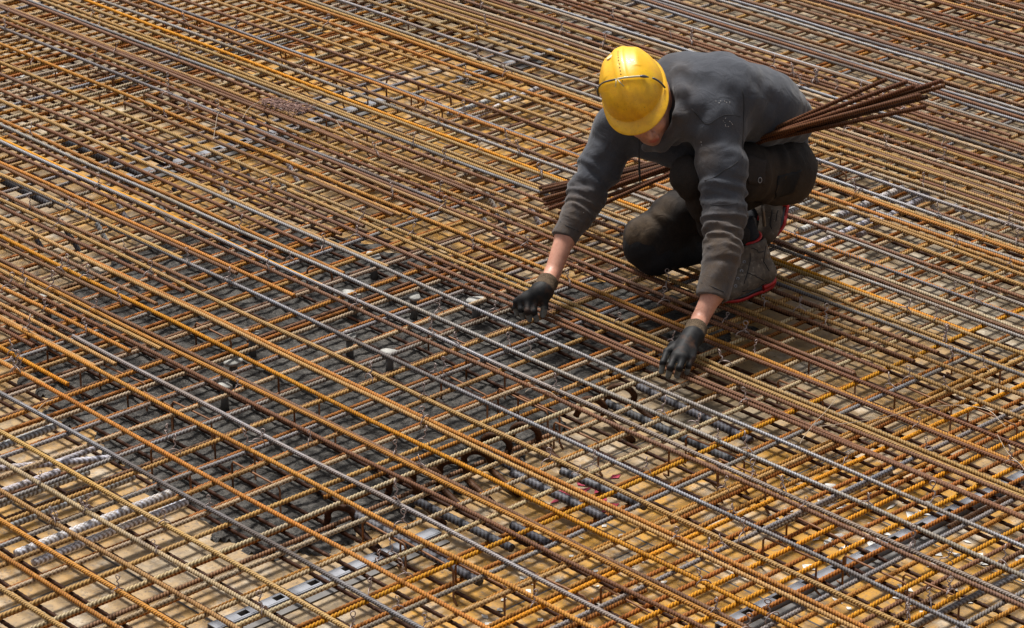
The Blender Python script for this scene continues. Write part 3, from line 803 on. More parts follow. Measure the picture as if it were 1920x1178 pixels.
# ------------------------------------------------------------------ the worker
# bodies and clothes are level sets of smoothly joined tapering limbs, meshed as one skin each
class SDF:
    def __init__(s, lo, hi, h):
        s.h = h; s.lo = np.array(lo, float); s.n = np.ceil((np.array(hi) - s.lo) / h).astype(int) + 1
        s.F = np.full(s.n, 1.0, np.float32)
    def _win(s, lo, hi):
        a = np.clip(np.floor((lo - s.lo) / s.h).astype(int), 0, s.n); b = np.clip(np.ceil((hi - s.lo) / s.h).astype(int) + 1, 0, s.n)
        sl = tuple(slice(i, j) for i, j in zip(a, b))
        g = np.meshgrid(*[s.lo[k] + s.h * np.arange(a[k], b[k]) for k in range(3)], indexing='ij')
        return sl, np.stack(g, -1).astype(np.float32)
    def _join(s, sl, d, k, op):
        F = s.F[sl]
        if op == 'add':
            if k > 0:
                h = np.maximum(k - np.abs(F - d), 0) / k; s.F[sl] = np.minimum(F, d) - h * h * k / 4
            else: s.F[sl] = np.minimum(F, d)
        else:
            d = -d; h = np.maximum(k - np.abs(F - d), 0) / max(k, 1e-6); s.F[sl] = np.maximum(F, d) + h * h * k / 4
    def cap(s, a, b, ra, rb, k=.02, op='add', flat=None, fold=None):
        """tapering capsule; flat=(axis, factor) squashes it along an axis; fold=(amp, waves, seed, t0, t1)"""
        a = np.asarray(a, float); b = np.asarray(b, float); m = max(ra, rb) + k + 3 * s.h + .01
        sl, P = s._win(np.minimum(a, b) - m, np.maximum(a, b) + m)
        if P.size == 0: return
        ab = b - a; L2 = float(ab @ ab) + 1e-12
        q = P - a; t = np.clip(q @ ab / L2, 0, 1)
        d_ = q - t[..., None] * ab
        if flat is not None:
            ax = np.asarray(flat[0], float); ax = ax / np.linalg.norm(ax); c = d_ @ ax
            d_ = d_ + (c * (1 / flat[1] - 1))[..., None] * ax
        r = ra + (rb - ra) * t
        d = np.linalg.norm(d_, axis=-1) - r
        if fold is not None:
            amp, nw, sd, t0, t1 = fold
            e1 = np.cross(ab, [.3, .2, .9]); e1 /= np.linalg.norm(e1); e2 = np.cross(ab / math.sqrt(L2), e1)
            x = d_ @ e1; y = d_ @ e2; an = np.arctan2(y, x)
            tt = q @ ab / L2
            wv = np.sin(2 * math.pi * nw * tt + 1.6 * np.sin(an + sd) + 1.1 * np.sin(2 * an + 2.3 * sd + 5 * tt) + sd)
            wv = np.sign(wv) * np.abs(wv) ** .8 + .45 * np.sin(2 * math.pi * nw * 1.9 * tt + 2.2 * np.sin(an * 2 + sd * 3) + 2 * sd)
            mask = np.clip((tt - t0) / .12, 0, 1) * np.clip((t1 - tt) / .12, 0, 1)
            d = d - amp * wv * mask
        s._join(sl, d.astype(np.float32), k, op)
    def ell(s, c, ax, rad, k=.02, op='add'):
        """ellipsoid; ax = 3 orthonormal axes"""
        c = np.asarray(c, float); m = max(rad) + k + 3 * s.h
        sl, P = s._win(c - m, c + m)
        if P.size == 0: return
        q = P - c; A = np.asarray(ax, float); L = q @ A.T
        k0 = np.linalg.norm(L / rad, axis=-1); k1 = np.linalg.norm(L / (np.asarray(rad) ** 2), axis=-1) + 1e-9
        s._join(sl, (k0 * (k0 - 1) / k1).astype(np.float32), k, op)
    def chain(s, pts, rs, k=.02, **kw):
        for i in range(len(pts) - 1): s.cap(pts[i], pts[i + 1], rs[i], rs[i + 1], k, **kw)
    def tin(s, c, n, R_, ln):
        """cuts a clean flat end: removes the short cylinder that starts at c along n"""
        m = R_ + ln; sl, P = s._win(np.asarray(c) - m, np.asarray(c) + m); q = P - c; t = q @ n
        d = np.maximum(np.maximum(-t, t - ln), np.linalg.norm(q - t[..., None] * n, axis=-1) - R_)
        s.F[sl] = np.maximum(s.F[sl], -d.astype(np.float32))
    def disp(s, f):
        g = np.meshgrid(*[s.lo[k] + s.h * np.arange(s.n[k]) for k in range(3)], indexing='ij')
        near_ = np.abs(s.F) < .03
        P = np.stack([q[near_] for q in g], -1); s.F[near_] += f(P).astype(np.float32)
    def mesh(s, smooth=1):
        F = s.F; ins = F < 0
        n = F.shape
        c = np.zeros(tuple(k - 1 for k in n), np.int8)
        for dx in (0, 1):
            for dy in (0, 1):
                for dz in (0, 1):
                    c += ins[dx:n[0] - 1 + dx, dy:n[1] - 1 + dy, dz:n[2] - 1 + dz]
        act = (c > 0) & (c < 8); ids = np.argwhere(act); idx = -np.ones(c.shape, np.int64); idx[act] = np.arange(len(ids))
        acc = np.zeros((len(ids), 3)); cnt = np.zeros(len(ids))
        cor = [(i, j, k) for i in (0, 1) for j in (0, 1) for k in (0, 1)]
        val = {q: F[ids[:, 0] + q[0], ids[:, 1] + q[1], ids[:, 2] + q[2]] for q in cor}
        for q in cor:
            for ax in range(3):
                if q[ax] == 0:
                    r = list(q); r[ax] = 1; r = tuple(r); v0, v1 = val[q], val[r]; m = (v0 < 0) != (v1 < 0)
                    t = np.where(m, v0 / np.where(m, v0 - v1, 1), 0)
                    p = np.tile(np.array(q, float), (len(ids), 1)); p[:, ax] += t
                    acc[m] += p[m]; cnt[m] += 1
        V = s.lo + s.h * (ids + acc / cnt[:, None])
        faces = []
        for ax in range(3):
            b, c_ = (ax + 1) % 3, (ax + 2) % 3
            sl0 = [slice(None)] * 3; sl1 = [slice(None)] * 3; sl0[ax] = slice(0, -1); sl1[ax] = slice(1, None)
            A, B = ins[tuple(sl0)], ins[tuple(sl1)]; e = np.argwhere(A != B); flip = A[tuple(e.T)]
            ok = (e[:, b] > 0) & (e[:, c_] > 0) & (e[:, b] < n[b] - 1) & (e[:, c_] < n[c_] - 1); e = e[ok]; flip = flip[ok]
            def I(db, dc):
                q = e.copy(); q[:, b] -= db; q[:, c_] -= dc; return idx[tuple(q.T)]
            Q = np.stack([I(1, 1), I(0, 1), I(0, 0), I(1, 0)], -1)
            Q[~flip] = Q[~flip][:, ::-1]; faces.append(Q)
        Fq = np.vstack(faces); Fq = Fq[(Fq >= 0).all(1)]
        for _ in range(smooth):
            S = np.zeros_like(V); C = np.zeros(len(V))
            for i in range(4):
                a, b = Fq[:, i], Fq[:, (i + 1) % 4]
                np.add.at(S, a, V[b]); np.add.at(C, a, 1); np.add.at(S, b, V[a]); np.add.at(C, b, 1)
            V = V * .5 + .5 * S / np.maximum(C, 1)[:, None]
        return V, Fq

def U3(v): v = np.asarray(v, float); return v / np.linalg.norm(v)
def IMG(r, u, t):      # direction from (right, up, towards the viewer) seen along the view
    return U3(np.array([r, u * SP - t * CP, u * CP + t * SP]))

SL, SR = VY(1340, 228, 9.30), VY(1160, 240, 9.50)
EL, WL = VY(1358, 400, 9.12), VY(1312, 600, 8.87)
ER, WR = VY(1100, 365, 9.42), VY(1036, 512, 9.21)
CL = VY(1338, 548, 8.93); CR = VY(1062, 440, 9.31)
NECK = VY(1275, 165, 9.42)
HQ = VY(1197, 187, 9.30); HC = VY(1204, 200, 9.30)
hc, hf = IMG(-.40, .58, .71), IMG(.11, -.74, .665)
hf = U3(hf - hc * (hf @ hc)); hl = np.cross(hc, hf)
SAX = U3(SL - SR)
HIPL, HIPR = VY(1464, 320, 9.50), VY(1458, 302, 9.74)
KL, KR = VY(1293, 330, 9.24), VY(1216, 450, 9.50)
ANL = VY(1408, 462, 9.36); ANR = VY(1425, 400, 9.80)
HIP = (HIPL + HIPR) / 2
BASE = W(np.array([.80, 9.42, 0.0]))

person = None
def hand(S, side, knuck, mids, tips, wrist, palm_c, thumb, rf, grow=0.0, k=.006):
    for i in range(4):
        S.cap(wrist, knuck[i], .021 + grow, .0125 + grow, .014)
        S.cap(knuck[i], mids[i], rf[i] + .0012 + grow, rf[i] + grow, .0045)
        S.cap(mids[i], tips[i], rf[i] + grow, rf[i] * .86 + grow, .0035)
    S.cap(palm_c, (knuck[1] + knuck[2]) / 2, .019 + grow, .015 + grow, .02)
    S.cap(palm_c, thumb[0], .017 + grow, .0145 + grow, .012)
    S.cap(thumb[0], thumb[1], .0135 + grow, .0115 + grow, .005); S.cap(thumb[1], thumb[2], .0115 + grow, .0095 + grow, .004)

HL = dict(wrist=VZ(1300, 630, .088), palm=VZ(1283, 650, .075),
          kn=[VZ(1251, 660, .060), VZ(1266, 667, .064), VZ(1282, 671, .062), VZ(1297, 672, .054)],
          mid=[VZ(1243, 680, .042), VZ(1257, 689, .044), VZ(1274, 690, .043), VZ(1291, 686, .038)],
          tip=[VZ(1240, 697, .013), VZ(1253, 706, .011), VZ(1269, 705, .011), VZ(1288, 699, .012)],
          th=[VZ(1262, 648, .050), VZ(1250, 664, .028), VZ(1250, 680, .010)])
HR = dict(wrist=VZ(1018, 545, .10), palm=VZ(1006, 553, .092),
          kn=[VZ(1003, 563, .076), VZ(991, 561, .078), VZ(979, 562, .072), VZ(969, 566, .062)],
          mid=[VZ(1001, 584, .048), VZ(989, 583, .050), VZ(977, 580, .047), VZ(966, 577, .042)],
          tip=[VZ(1006, 600, .014), VZ(993, 599, .014), VZ(980, 595, .017), VZ(969, 589, .020)],
          th=[VZ(1020, 563, .076), VZ(1021, 578, .052), VZ(1018, 591, .030)])
RF = [.0098, .0102, .0098, .0088]

# --- bare body: head, neck, trunk, arms, hands, legs in one skin
S = SDF((-.02, 8.5, -.03), (1.2, 10.05, .95), .0042)
CHB = VY(1330, 185, 9.47)
for d in (-.06, .06): S.cap(HIP + SAX * d * .8 + np.array([0, 0, .02]), CHB + SAX * d, .055, .06, .06)
S.chain([NECK, (NECK + HC) / 2 - hf * .01, HC - hc * .05 - hf * .02], [.058, .054, .056], .03)
S.cap(NECK, CHB, .05, .06, .04); S.cap(CHB, SL, .05, .045, .04); S.cap(CHB, SR, .05, .045, .04)
S.chain([SL, EL, VY(1356, 470, 9.02), CL, WL], [.05, .042, .038, .036, .0285], .02); S.chain([SR, ER, VY(1082, 403, 9.36), CR, WR], [.05, .042, .036, .036, .0285], .02)
S.cap(WL, HL['wrist'], .0275, .0265, .01, ); S.cap(WR, HR['wrist'], .0275, .0265, .01)
hand(S, 1, HL['kn'], HL['mid'], HL['tip'], HL['wrist'], HL['palm'], HL['th'], [r - .0018 for r in RF])
hand(S, -1, HR['kn'], HR['mid'], HR['tip'], HR['wrist'], HR['palm'], HR['th'], [r - .0018 for r in RF])
S.chain([HIPL, KL, ANL], [.07, .045, .026], .02); S.chain([HIPR, KR, VY(1400, 425, 9.82)], [.07, .045, .026], .02)
# head
A = [hf, hl, hc]
S.ell(HC + hc * .035 - hf * .012, A, (.098, .077, .092), .02)
S.ell(HC + hf * .032 - hc * .045, A, (.062, .060, .078), .02)          # face block
S.ell(HC + hf * .060 - hc * .098, A, (.032, .036, .026), .022)         # chin
for sd in (-1, 1):
    S.cap(HC - hc * .03 + hl * .066 * sd - hf * .002, HC + hf * .045 - hc * .092 + hl * .03 * sd, .020, .018, .025)   # jaw line
    S.ell(HC + hf * .066 - hc * .040 + hl * .040 * sd, A, (.020, .020, .018), .016)      # cheek
    S.ell(HC + hf * .094 - hc * .006 + hl * .032 * sd, A, (.013, .018, .012), .010, 'cut')  # eye socket
    S.ell(HC + hf * .077 - hc * .006 + hl * .032 * sd, A, (.0125, .0125, .0125), .004)      # eyeball and lid
    S.cap(HC + hf * .090 + hc * .014 + hl * .016 * sd, HC + hf * .080 + hc * .016 + hl * .052 * sd, .008, .006, .014)  # brow
    # ear: rim, bowl, lobe
    e0 = HC + hl * .082 * sd - hf * .006 - hc * .012
    pts = [e0 + hl * .009 * sd * math.sin(a * .9 + .4) + hf * (.014 * math.cos(a)) + hc * (.027 * math.sin(a)) - hf * .008 for a in np.linspace(-.9, 3.6, 9)]
    S.chain(pts, [.0045] * 9, .004); S.ell(e0 - hf * .006, A, (.014, .005, .022), .006); S.ell(e0 - hc * .027 + hf * .001, A, (.007, .005, .008), .006)
S.cap(HC + hf * .088 + hc * .004, HC + hf * .116 - hc * .034, .0075, .0105, .012)      # nose bridge to tip
for sd in (-1, 1): S.ell(HC + hf * .104 - hc * .038 + hl * .011 * sd, A, (.010, .008, .008), .006)
S.cap(HC + hf * .090 - hc * .058, HC + hf * .086 - hc * .086, .018, .014, .012)        # muzzle
S.cap(HC + hf * .099 - hc * .0655 - hl * .018, HC + hf * .099 - hc * .0655 + hl * .018, .0055, .0055, .006)   # upper lip
S.cap(HC + hf * .097 - hc * .0745 - hl * .014, HC + hf * .097 - hc * .0745 + hl * .014, .0062, .0062, .006)   # lower lip
S.cap(HC + hf * .109 - hc * .070 - hl * .020, HC + hf * .109 - hc * .070 + hl * .020, .0028, .0028, .004, 'cut')
V, Fq = S.mesh(1)
m, nt, b = new_mat('skin'); g = G(nt); P = g.coord('Object')
lip, hair = g.attr('lip'), g.attr('stubble')
sk = g.mix(g.ramp(g.noise(P, 26, 4), .35, .7), c4(.50, .235, .155), c4(.62, .32, .22))
sk = g.mix(g.ramp(g.noise(P, 160, 3), .45, .7, 0, .35), sk, c4(.42, .15, .10))
sk = g.mix(hair, sk, c4(.17, .085, .06)); sk = g.mix(lip, sk, c4(.40, .095, .075))
g.L(sk, b.inputs['Base Color']); b.inputs['Roughness'].default_value = .48
b.inputs['Subsurface Weight'].default_value = .12; b.inputs['Subsurface Radius'].default_value = (.012, .005, .003); b.inputs['Subsurface Scale'].default_value = .3
g.L(g.bump(g.noise(P, 340, 3), .25, .001), b.inputs['Normal'])
person = mesh_obj('person', W(V), Fq, m, None, True, BASE)
props(person, 'kneeling worker in yellow hard hat and dark hoodie, reaching down with gloved hands', 'person')
L = np.stack([(V - HC) @ hf, (V - HC) @ hl, (V - HC) @ hc], -1)
add_attr(person, 'lip', np.clip(1.4 - np.sqrt(((L[:, 0] - .102) / .016) ** 2 + (L[:, 1] / .023) ** 2 + ((L[:, 2] + .070) / .012) ** 2), 0, 1) * .9)
stub = np.clip((-L[:, 2] - .045) / .04, 0, 1) * (L[:, 0] > -.03) * (np.linalg.norm(L, axis=1) < .16) * .40
hairm = ((L[:, 0] < -.012) & (L[:, 2] > -.06) & (np.abs(L[:, 1]) < .0815) & (np.linalg.norm(L, axis=1) < .14)) * 1.0
add_attr(person, 'stubble', np.clip(stub + hairm, 0, 1))

# --- fabric material: base colour, dirt colour by a wear map, fleece nap, soft sheen
def fabric(name, base, dirt, nap=500, rough=.92, bumpd=.0012, fold=True, var=.25, sheen=.2):
    m, nt, b = new_mat(name); g = G(nt); P = g.coord('Object')
    d = g.attr('dirt'); n = g.noise(P, 22, 5, .65)
    col = g.mix(g.ramp(n, .3, .7), c4(*[c * (1 - var) for c in base]), c4(*base))
    dm = g.math('MULTIPLY', d, g.ramp(g.noise(P, 30, 5, .7), .25, .6, .35, 1.0))
    col = g.mix(dm, col, c4(*dirt))
    col = g.mix(g.ramp(g.noise(P, nap, 2, .8), .35, .65, 0, .35), col, g.mix(0.5, col, c4(.20, .20, .21)) if sheen else g.mix(0.15, col, c4(.20, .18, .16)))
    g.L(col, b.inputs['Base Color']); b.inputs['Roughness'].default_value = rough
    b.inputs['Sheen Weight'].default_value = sheen; b.inputs['Specular IOR Level'].default_value = .2
    bm = g.n('ShaderNodeBump'); g.L(g.noise(P, nap, 3, .7), bm.inputs['Height']); bm.inputs['Strength'].default_value = .5; bm.inputs['Distance'].default_value = bumpd
    if fold:
        b2 = g.n('ShaderNodeBump'); g.L(g.noise(P, 14, 3, .5, 1.2), b2.inputs['Height']); b2.inputs['Strength'].default_value = .55; b2.inputs['Distance'].default_value = .012
        g.L(b2.outputs[0], bm.inputs['Normal'])
    g.L(bm.outputs[0], b.inputs['Normal'])
    return m
M_HOOD = fabric('hoodie_fleece', (.045, .050, .063), (.080, .052, .030))
M_TROU = fabric('work_trousers', (.020, .0155, .0135), (.20, .135, .078), nap=240, rough=.8, sheen=0)

# --- hoodie
S = SDF((-.02, 8.80, .02), (1.22, 10.0, .95), .0052)
T1 = VY(1395, 203, 9.52); T2 = VY(1442, 227, 9.60); CH = VY(1330, 184, 9.43)
for d in (-.085, 0, .085):
    S.cap(CH + SAX * d * .85, T1 + SAX * d * .9, .140, .118, .06)
    S.cap(T1 + SAX * d, T2 + SAX * d * .9 + np.array([0, 0, .0]), .116, .092, .06, fold=(.003, 3, d * 9 + 1, .35, 1.0))
S.cap(VY(1272, 152, 9.49), VY(1335, 168, 9.47), .072, .115, .05)
S.cap(T2, VY(1482, 246, 9.64), .09, .062, .05, fold=(.003, 2, 1, .1, 1.0))
S.cap(VY(1466, 256, 9.66), VY(1484, 276, 9.62), .07, .062, .03, fold=(.003, 2, 3, 0, 1.2))
S.cap(NECK + np.array([.0, .02, -.01]), SL, .09, .083, .07); S.cap(NECK + np.array([0, .02, -.01]), SR, .09, .08, .07)
EL1 = VY(1354, 312, 9.20); EL2 = VY(1356, 470, 9.02)
S.cap(SL, EL1, .092, .080, .05, fold=(.002, 2.2, 1.7, .45, 1.1)); S.cap(EL1, EL, .080, .074, .03, fold=(.0045, 2.6, .4, .05, 1.1))
S.cap(EL, EL2, .072, .062, .02, fold=(.0065, 3.4, 2.2, -.1, 1.1)); S.cap(EL2, CL, .062, .055, .02, fold=(.004, 2.3, 4.1, -.1, .45))
ER1 = VY(1130, 305, 9.47); ER2 = VY(1082, 403, 9.36)
S.cap(SR, ER1, .080, .073, .05, fold=(.002, 2, .7, .3, 1.1)); S.cap(ER1, ER, .072, .066, .03, fold=(.0045, 2.2, 3.4, 0, 1.1))
S.cap(ER, ER2, .065, .053, .02, fold=(.0065, 2.6, 5.2, -.2, 1.1)); S.cap(ER2, CR, .053, .046, .02, fold=(.003, 1.5, 2.1, -.1, .5))
# belly side hanging between the arms
S.cap(VY(1215, 268, 9.46), VY(1290, 285, 9.46), .055, .075, .05)
# hood lying around the neck
hp = [VY(1262, 130, 9.50), VY(1288, 136, 9.44), VY(1303, 160, 9.36), VY(1303, 198, 9.29), VY(1288, 236, 9.27), VY(1266, 256, 9.31)]
S.chain(hp, [.034, .042, .047, .046, .038, .030], .03)
hp2 = [VY(1256, 124, 9.46), VY(1274, 138, 9.37), VY(1280, 176, 9.29), VY(1277, 216, 9.24), VY(1265, 248, 9.25), VY(1240, 272, 9.28), VY(1212, 276, 9.32)]
S.chain(hp2, [.024, .027, .027, .025, .023, .022, .02], .014)
S.cap(VY(1312, 150, 9.47), VY(1322, 200, 9.36), .034, .028, .03)
S.cap(CL - U3(CL - EL2) * .045, CL + U3(CL - EL2) * .06, .053, .051, .01); S.cap(CR - U3(CR - ER2) * .04, CR + U3(CR - ER2) * .05, .045, .043, .01)
# openings: neck and cuffs
S.chain([VY(1240, 150, 9.30), VY(1252, 185, 9.24), VY(1240, 225, 9.20)], [.036, .036, .032], .01, op='cut')
dL = U3(CL - EL2); S.tin(CL + dL * .022, dL, .09, .30); S.cap(CL, CL + dL * .2, .041, .041, .003, op='cut')
dR = U3(CR - ER2); S.tin(CR + dR * .018, dR, .08, .25); S.cap(CR, CR + dR * .2, .034, .034, .003, op='cut')
def fold_noise(P):
    x, y, z = P[:, 0], P[:, 1], P[:, 2]
    return .0022 * np.sin(31 * x + 17 * z + 3 * np.sin(19 * y + 7 * z)) + .0014 * np.sin(57 * z + 23 * y + 2 * np.sin(33 * x)) + .0009 * np.sin(90 * x - 70 * z + 40 * y)
S.disp(fold_noise)
V, Fq = S.mesh(1)
hood = mesh_obj('hoodie', W(V), Fq, M_HOOD, person, True, BASE)
dl = np.linalg.norm(V - CL, axis=1); dr = np.linalg.norm(V - CR, axis=1)
def segd(V, a, b):
    ab = b - a; t = np.clip((V - a) @ ab / (ab @ ab), 0, 1); return np.linalg.norm(V - a - t[:, None] * ab, axis=1)
dirt = np.clip(1.0 - (segd(V, EL2, WL) - .065) / .12, 0, 1) * .95
dirt = np.maximum(dirt, np.clip(1.0 - (segd(V, ER2, WR) - .055) / .09, 0, 1) * .8)
dirt = np.maximum(dirt, np.clip(1 - np.linalg.norm(V - VY(1310, 290, 9.15), axis=1) / .09, 0, 1) * .8)
dirt = np.maximum(dirt, np.clip(1 - np.linalg.norm(V - VY(1490, 205, 9.55), axis=1) / .13, 0, 1) * .6)
dirt = np.maximum(dirt, np.clip(1.15 - np.min([np.linalg.norm(V - p, axis=1) for p in hp + hp2], axis=0) / .06, 0, 1) * .45)
add_attr(hood, 'dirt', dirt)
# seams, drawstring, little paint flecks
M_SEAM = simple_mat('seam_thread', (.018, .018, .02), .9, 0, .2, 40, 0)
def on_surface(px, py, obj_V, out=.0):
    """nearest hoodie vertex to the sight line, on the near side"""
    d = np.array(ray(px, py)); d /= np.linalg.norm(d); q = obj_V - np.array([0, 0, CAMH]); t = q @ d
    e = np.linalg.norm(q - t[:, None] * d, axis=1); c = np.where(e < .008)[0]
    if len(c) == 0: c = np.array([e.argmin()])
    return obj_V[c[t[c].argmin()]] - d * out
HV = V
def seam(pts, name='seam', r=.0016, mat=None, out=.0008):
    P_ = []
    for i in range(len(pts) - 1):
        n = max(2, int(np.hypot(pts[i + 1][0] - pts[i][0], pts[i + 1][1] - pts[i][1]) / 5))
        for k in range(n):
            t = k / n; P_.append(on_surface(pts[i][0] * (1 - t) + pts[i + 1][0] * t, pts[i][1] * (1 - t) + pts[i + 1][1] * t, HV, out))
    P_ = np.array(P_); K = np.ones(5) / 5
    if len(P_) > 7:
        Q = np.stack([np.convolve(P_[:, j], K, 'valid') for j in range(3)], -1); P_ = np.vstack([P_[:1], Q, P_[-1:]])
    m = MB(); m.tube([W(p) for p in P_], r, 6)
    o = m.build(name, mat or M_SEAM, hood, smooth=True, origin=BASE); o.location = (0, 0, 0); return o
seam([(1294, 207), (1308, 222), (1323, 238), (1345, 222), (1368, 212), (1382, 218), (1397, 222)])
seam([(1395, 165), (1399, 195), (1398, 222), (1397, 260), (1396, 300)])
seam([(1314, 386), (1335, 384), (1360, 385), (1392, 380)])
seam([(1312, 528), (1330, 533), (1350, 541), (1366, 549)]); seam([(1046, 415), (1062, 421), (1080, 430), (1094, 438)])
seam([(1318, 336), (1345, 328), (1370, 316), (1392, 296)])
M_FLECK = simple_mat('paint_fleck', (.6, .58, .56), .7, 0, .2, 40, 0)
m = MB(); rg = random.Random(2)
for cx, cy, n_, sx, sy in ((1358, 188, 9, 14, 2), (1370, 232, 9, 8, 5), (1312, 270, 2, 1, 2), (1098, 397, 1, 1, 1), (1362, 226, 4, 3, 4)):
    for _ in range(n_):
        p = on_surface(cx + rg.uniform(-sx, sx), cy + rg.uniform(-sy, sy), HV, .0012); m.box(W(p), (rg.uniform(.001, .003), rg.uniform(.001, .002), rg.uniform(.001, .0025)))
o = m.build('paint_flecks', M_FLECK, hood, origin=BASE); o.location = (0, 0, 0)
m = MB(); a = VY(1196, 268, 9.235)
cordp = [VY(1199, 262, 9.22), VY(1198, 290, 9.225), VY(1199, 318, 9.23), VY(1200, 340, 9.235)]
m.tube([W(p) for p in cordp], [.0022, .0022, .0042, .0026], 7); m.tube([W(cordp[3]), W(VY(1200, 349, 9.235))], [.0026, .0012], 6)
o = m.build('drawstring', M_SEAM, hood, smooth=True, origin=BASE); o.location = (0, 0, 0)

# --- trousers
S = SDF((.2, 8.9, -.03), (1.25, 10.15, .66), .0052)
S.cap(HIPL, HIPR, .108, .108, .06)
LT = VY(1392, 322, 9.36)
S.cap(HIPL + np.array([.005, .01, -.005]), LT, .115, .100, .05, fold=(.0045, 2.3, 1.3, .0, 1.1)); S.cap(LT, KL, .094, .064, .04, fold=(.003, 2, 4.0, 0, .8))
S.ell(VY(1482, 322, 9.58), [U3([1, 0, 0]), U3([0, 1, 0]), U3([0, 0, 1])], (.075, .10, .095), .05)
S.cap(KL, VY(1345, 415, 9.33), .064, .062, .03, fold=(.004, 2, 2.2, .1, 1.1)); S.cap(VY(1345, 415, 9.33), VY(1388, 445, 9.36), .066, .055, .03, fold=(.005, 2, 5.2, 0, 1))
RT = VY(1330, 375, 9.62)
S.cap(HIPR, RT, .115, .100, .05); S.cap(RT, VY(1268, 405, 9.53), .096, .080, .04, fold=(.003, 1.6, 2.6, 0, 1)); S.cap(VY(1268, 405, 9.53), KR, .080, .083, .03, fold=(.004, 1.6, .6, 0, .8))
S.cap(KR, KR + np.array([.02, -.005, -.035]), .086, .078, .03)
S.cap(KR + np.array([.03, .01, -.03]), VY(1330, 455, 9.68), .074, .068, .04, fold=(.004, 2.4, 1.6, 0, 1)); S.cap(VY(1330, 455, 9.68), VY(1408, 425, 9.80), .068, .056, .03, fold=(.005, 2, 3.6, 0, 1))
S.disp(lambda P: .0025 * np.sin(38 * P[:, 0] + 21 * P[:, 2] + 3 * np.sin(25 * P[:, 1])) + .0014 * np.sin(80 * P[:, 0] - 45 * P[:, 2]))
V, Fq = S.mesh(1)
V[:, 2] = np.maximum(V[:, 2], .008)
trou = mesh_obj('trousers', W(V), Fq, M_TROU, person, True, BASE)
d = np.clip(1.25 - segd(V, VY(1240, 350, 9.44), VY(1178, 430, 9.40)) / .085, 0, 1)
d *= (V[:, 2] > .09)
dd = np.maximum(d, np.clip(1 - segd(V, VY(1430, 330, 9.35), VY(1500, 365, 9.45)) / .10, 0, 1) * .25)
add_attr(trou, 'dirt', dd)
TV = V
# knee pad pocket, side pocket flap, zip
M_BLACK = fabric('black_reinforcement', (.012, .012, .014), (.03, .026, .022), nap=300, rough=.7, sheen=0)
S = SDF((.36, 9.3, -.01), (.72, 9.7, .24), .0045)
S.cap(KR + np.array([-.002, -.008, -.018]), KR + np.array([.022, -.012, -.045]), .0895, .0805, .03)
S.cap(KR + np.array([.03, .002, -.034]), VY(1300, 468, 9.62), .0775, .068, .03)
S.cap(KR + np.array([-.2, 0, .115]), KR + np.array([.35, 0, .115]), .10, .10, .004, op='cut')
V, Fq = S.mesh(1); V[:, 2] = np.maximum(V[:, 2], .0075)
o = mesh_obj('knee_patch', W(V), Fq, M_BLACK, trou, True, BASE); o.location = (0, 0, 0); add_attr(o, 'dirt', np.zeros(len(V)))
def patch(name, corners, mat, Vs, th=.002, n=8, parent=None):
    c = np.array(corners, float); m = MB(); vv = []
    for i in range(n + 1):
        for j in range(n + 1):
            a, b_ = i / n, j / n
            p = (c[0] * (1 - a) + c[1] * a) * (1 - b_) + (c[3] * (1 - a) + c[2] * a) * b_
            vv.append(on_surface(p[0], p[1], Vs, th))
    vv = np.array(vv).reshape(n + 1, n + 1, 3)
    for _ in range(2): vv[1:-1, 1:-1] = (vv[:-2, 1:-1] + vv[2:, 1:-1] + vv[1:-1, :-2] + vv[1:-1, 2:]) / 4
    vv = vv.reshape(-1, 3); back = vv + np.array([0, .006, 0])
    f = []
    for i in range(n):
        for j in range(n):
            k = i * (n + 1) + j; f.append((k, k + 1, k + n + 2, k + n + 1)); q = (n + 1) ** 2; f.append((k + q, k + n + 1 + q, k + n + 2 + q, k + 1 + q))
    q = (n + 1) ** 2
    for k in range(n):
        f += [(k, k + q, k + 1 + q, k + 1), (n * (n + 1) + k, n * (n + 1) + k + 1, n * (n + 1) + k + 1 + q, n * (n + 1) + k + q), (k * (n + 1), (k + 1) * (n + 1), (k + 1) * (n + 1) + q, k * (n + 1) + q), (k * (n + 1) + n, k * (n + 1) + n + q, (k + 1) * (n + 1) + n + q, (k + 1) * (n + 1) + n)]
    m.add([W(p) for p in np.vstack([vv, back])], f); o = m.build(name, mat, parent, smooth=True, origin=BASE); o.location = (0, 0, 0)
    add_attr(o, 'dirt', np.zeros(2 * q)); return o
patch('thigh_pocket', [(1402, 286), (1440, 300), (1438, 350), (1404, 345)], fabric('pocket_cloth', (.034, .028, .026), (.05, .04, .03), nap=240, rough=.8, sheen=0), TV, .004, parent=trou)
patch('dark_panel', [(1462, 332), (1508, 318), (1490, 366), (1455, 376)], M_BLACK, TV, .003, parent=trou)
m = MB(); p = on_surface(1428, 340, TV, .009)
m.tube([W(p + np.array([.006 * math.cos(a), 0, .010 * math.sin(a)])) for a in np.linspace(0, 2 * math.pi, 13)], .0016, 6)
o = m.build('zip_pull', M_ZINC, trou, smooth=True, origin=BASE); o.location = (0, 0, 0)

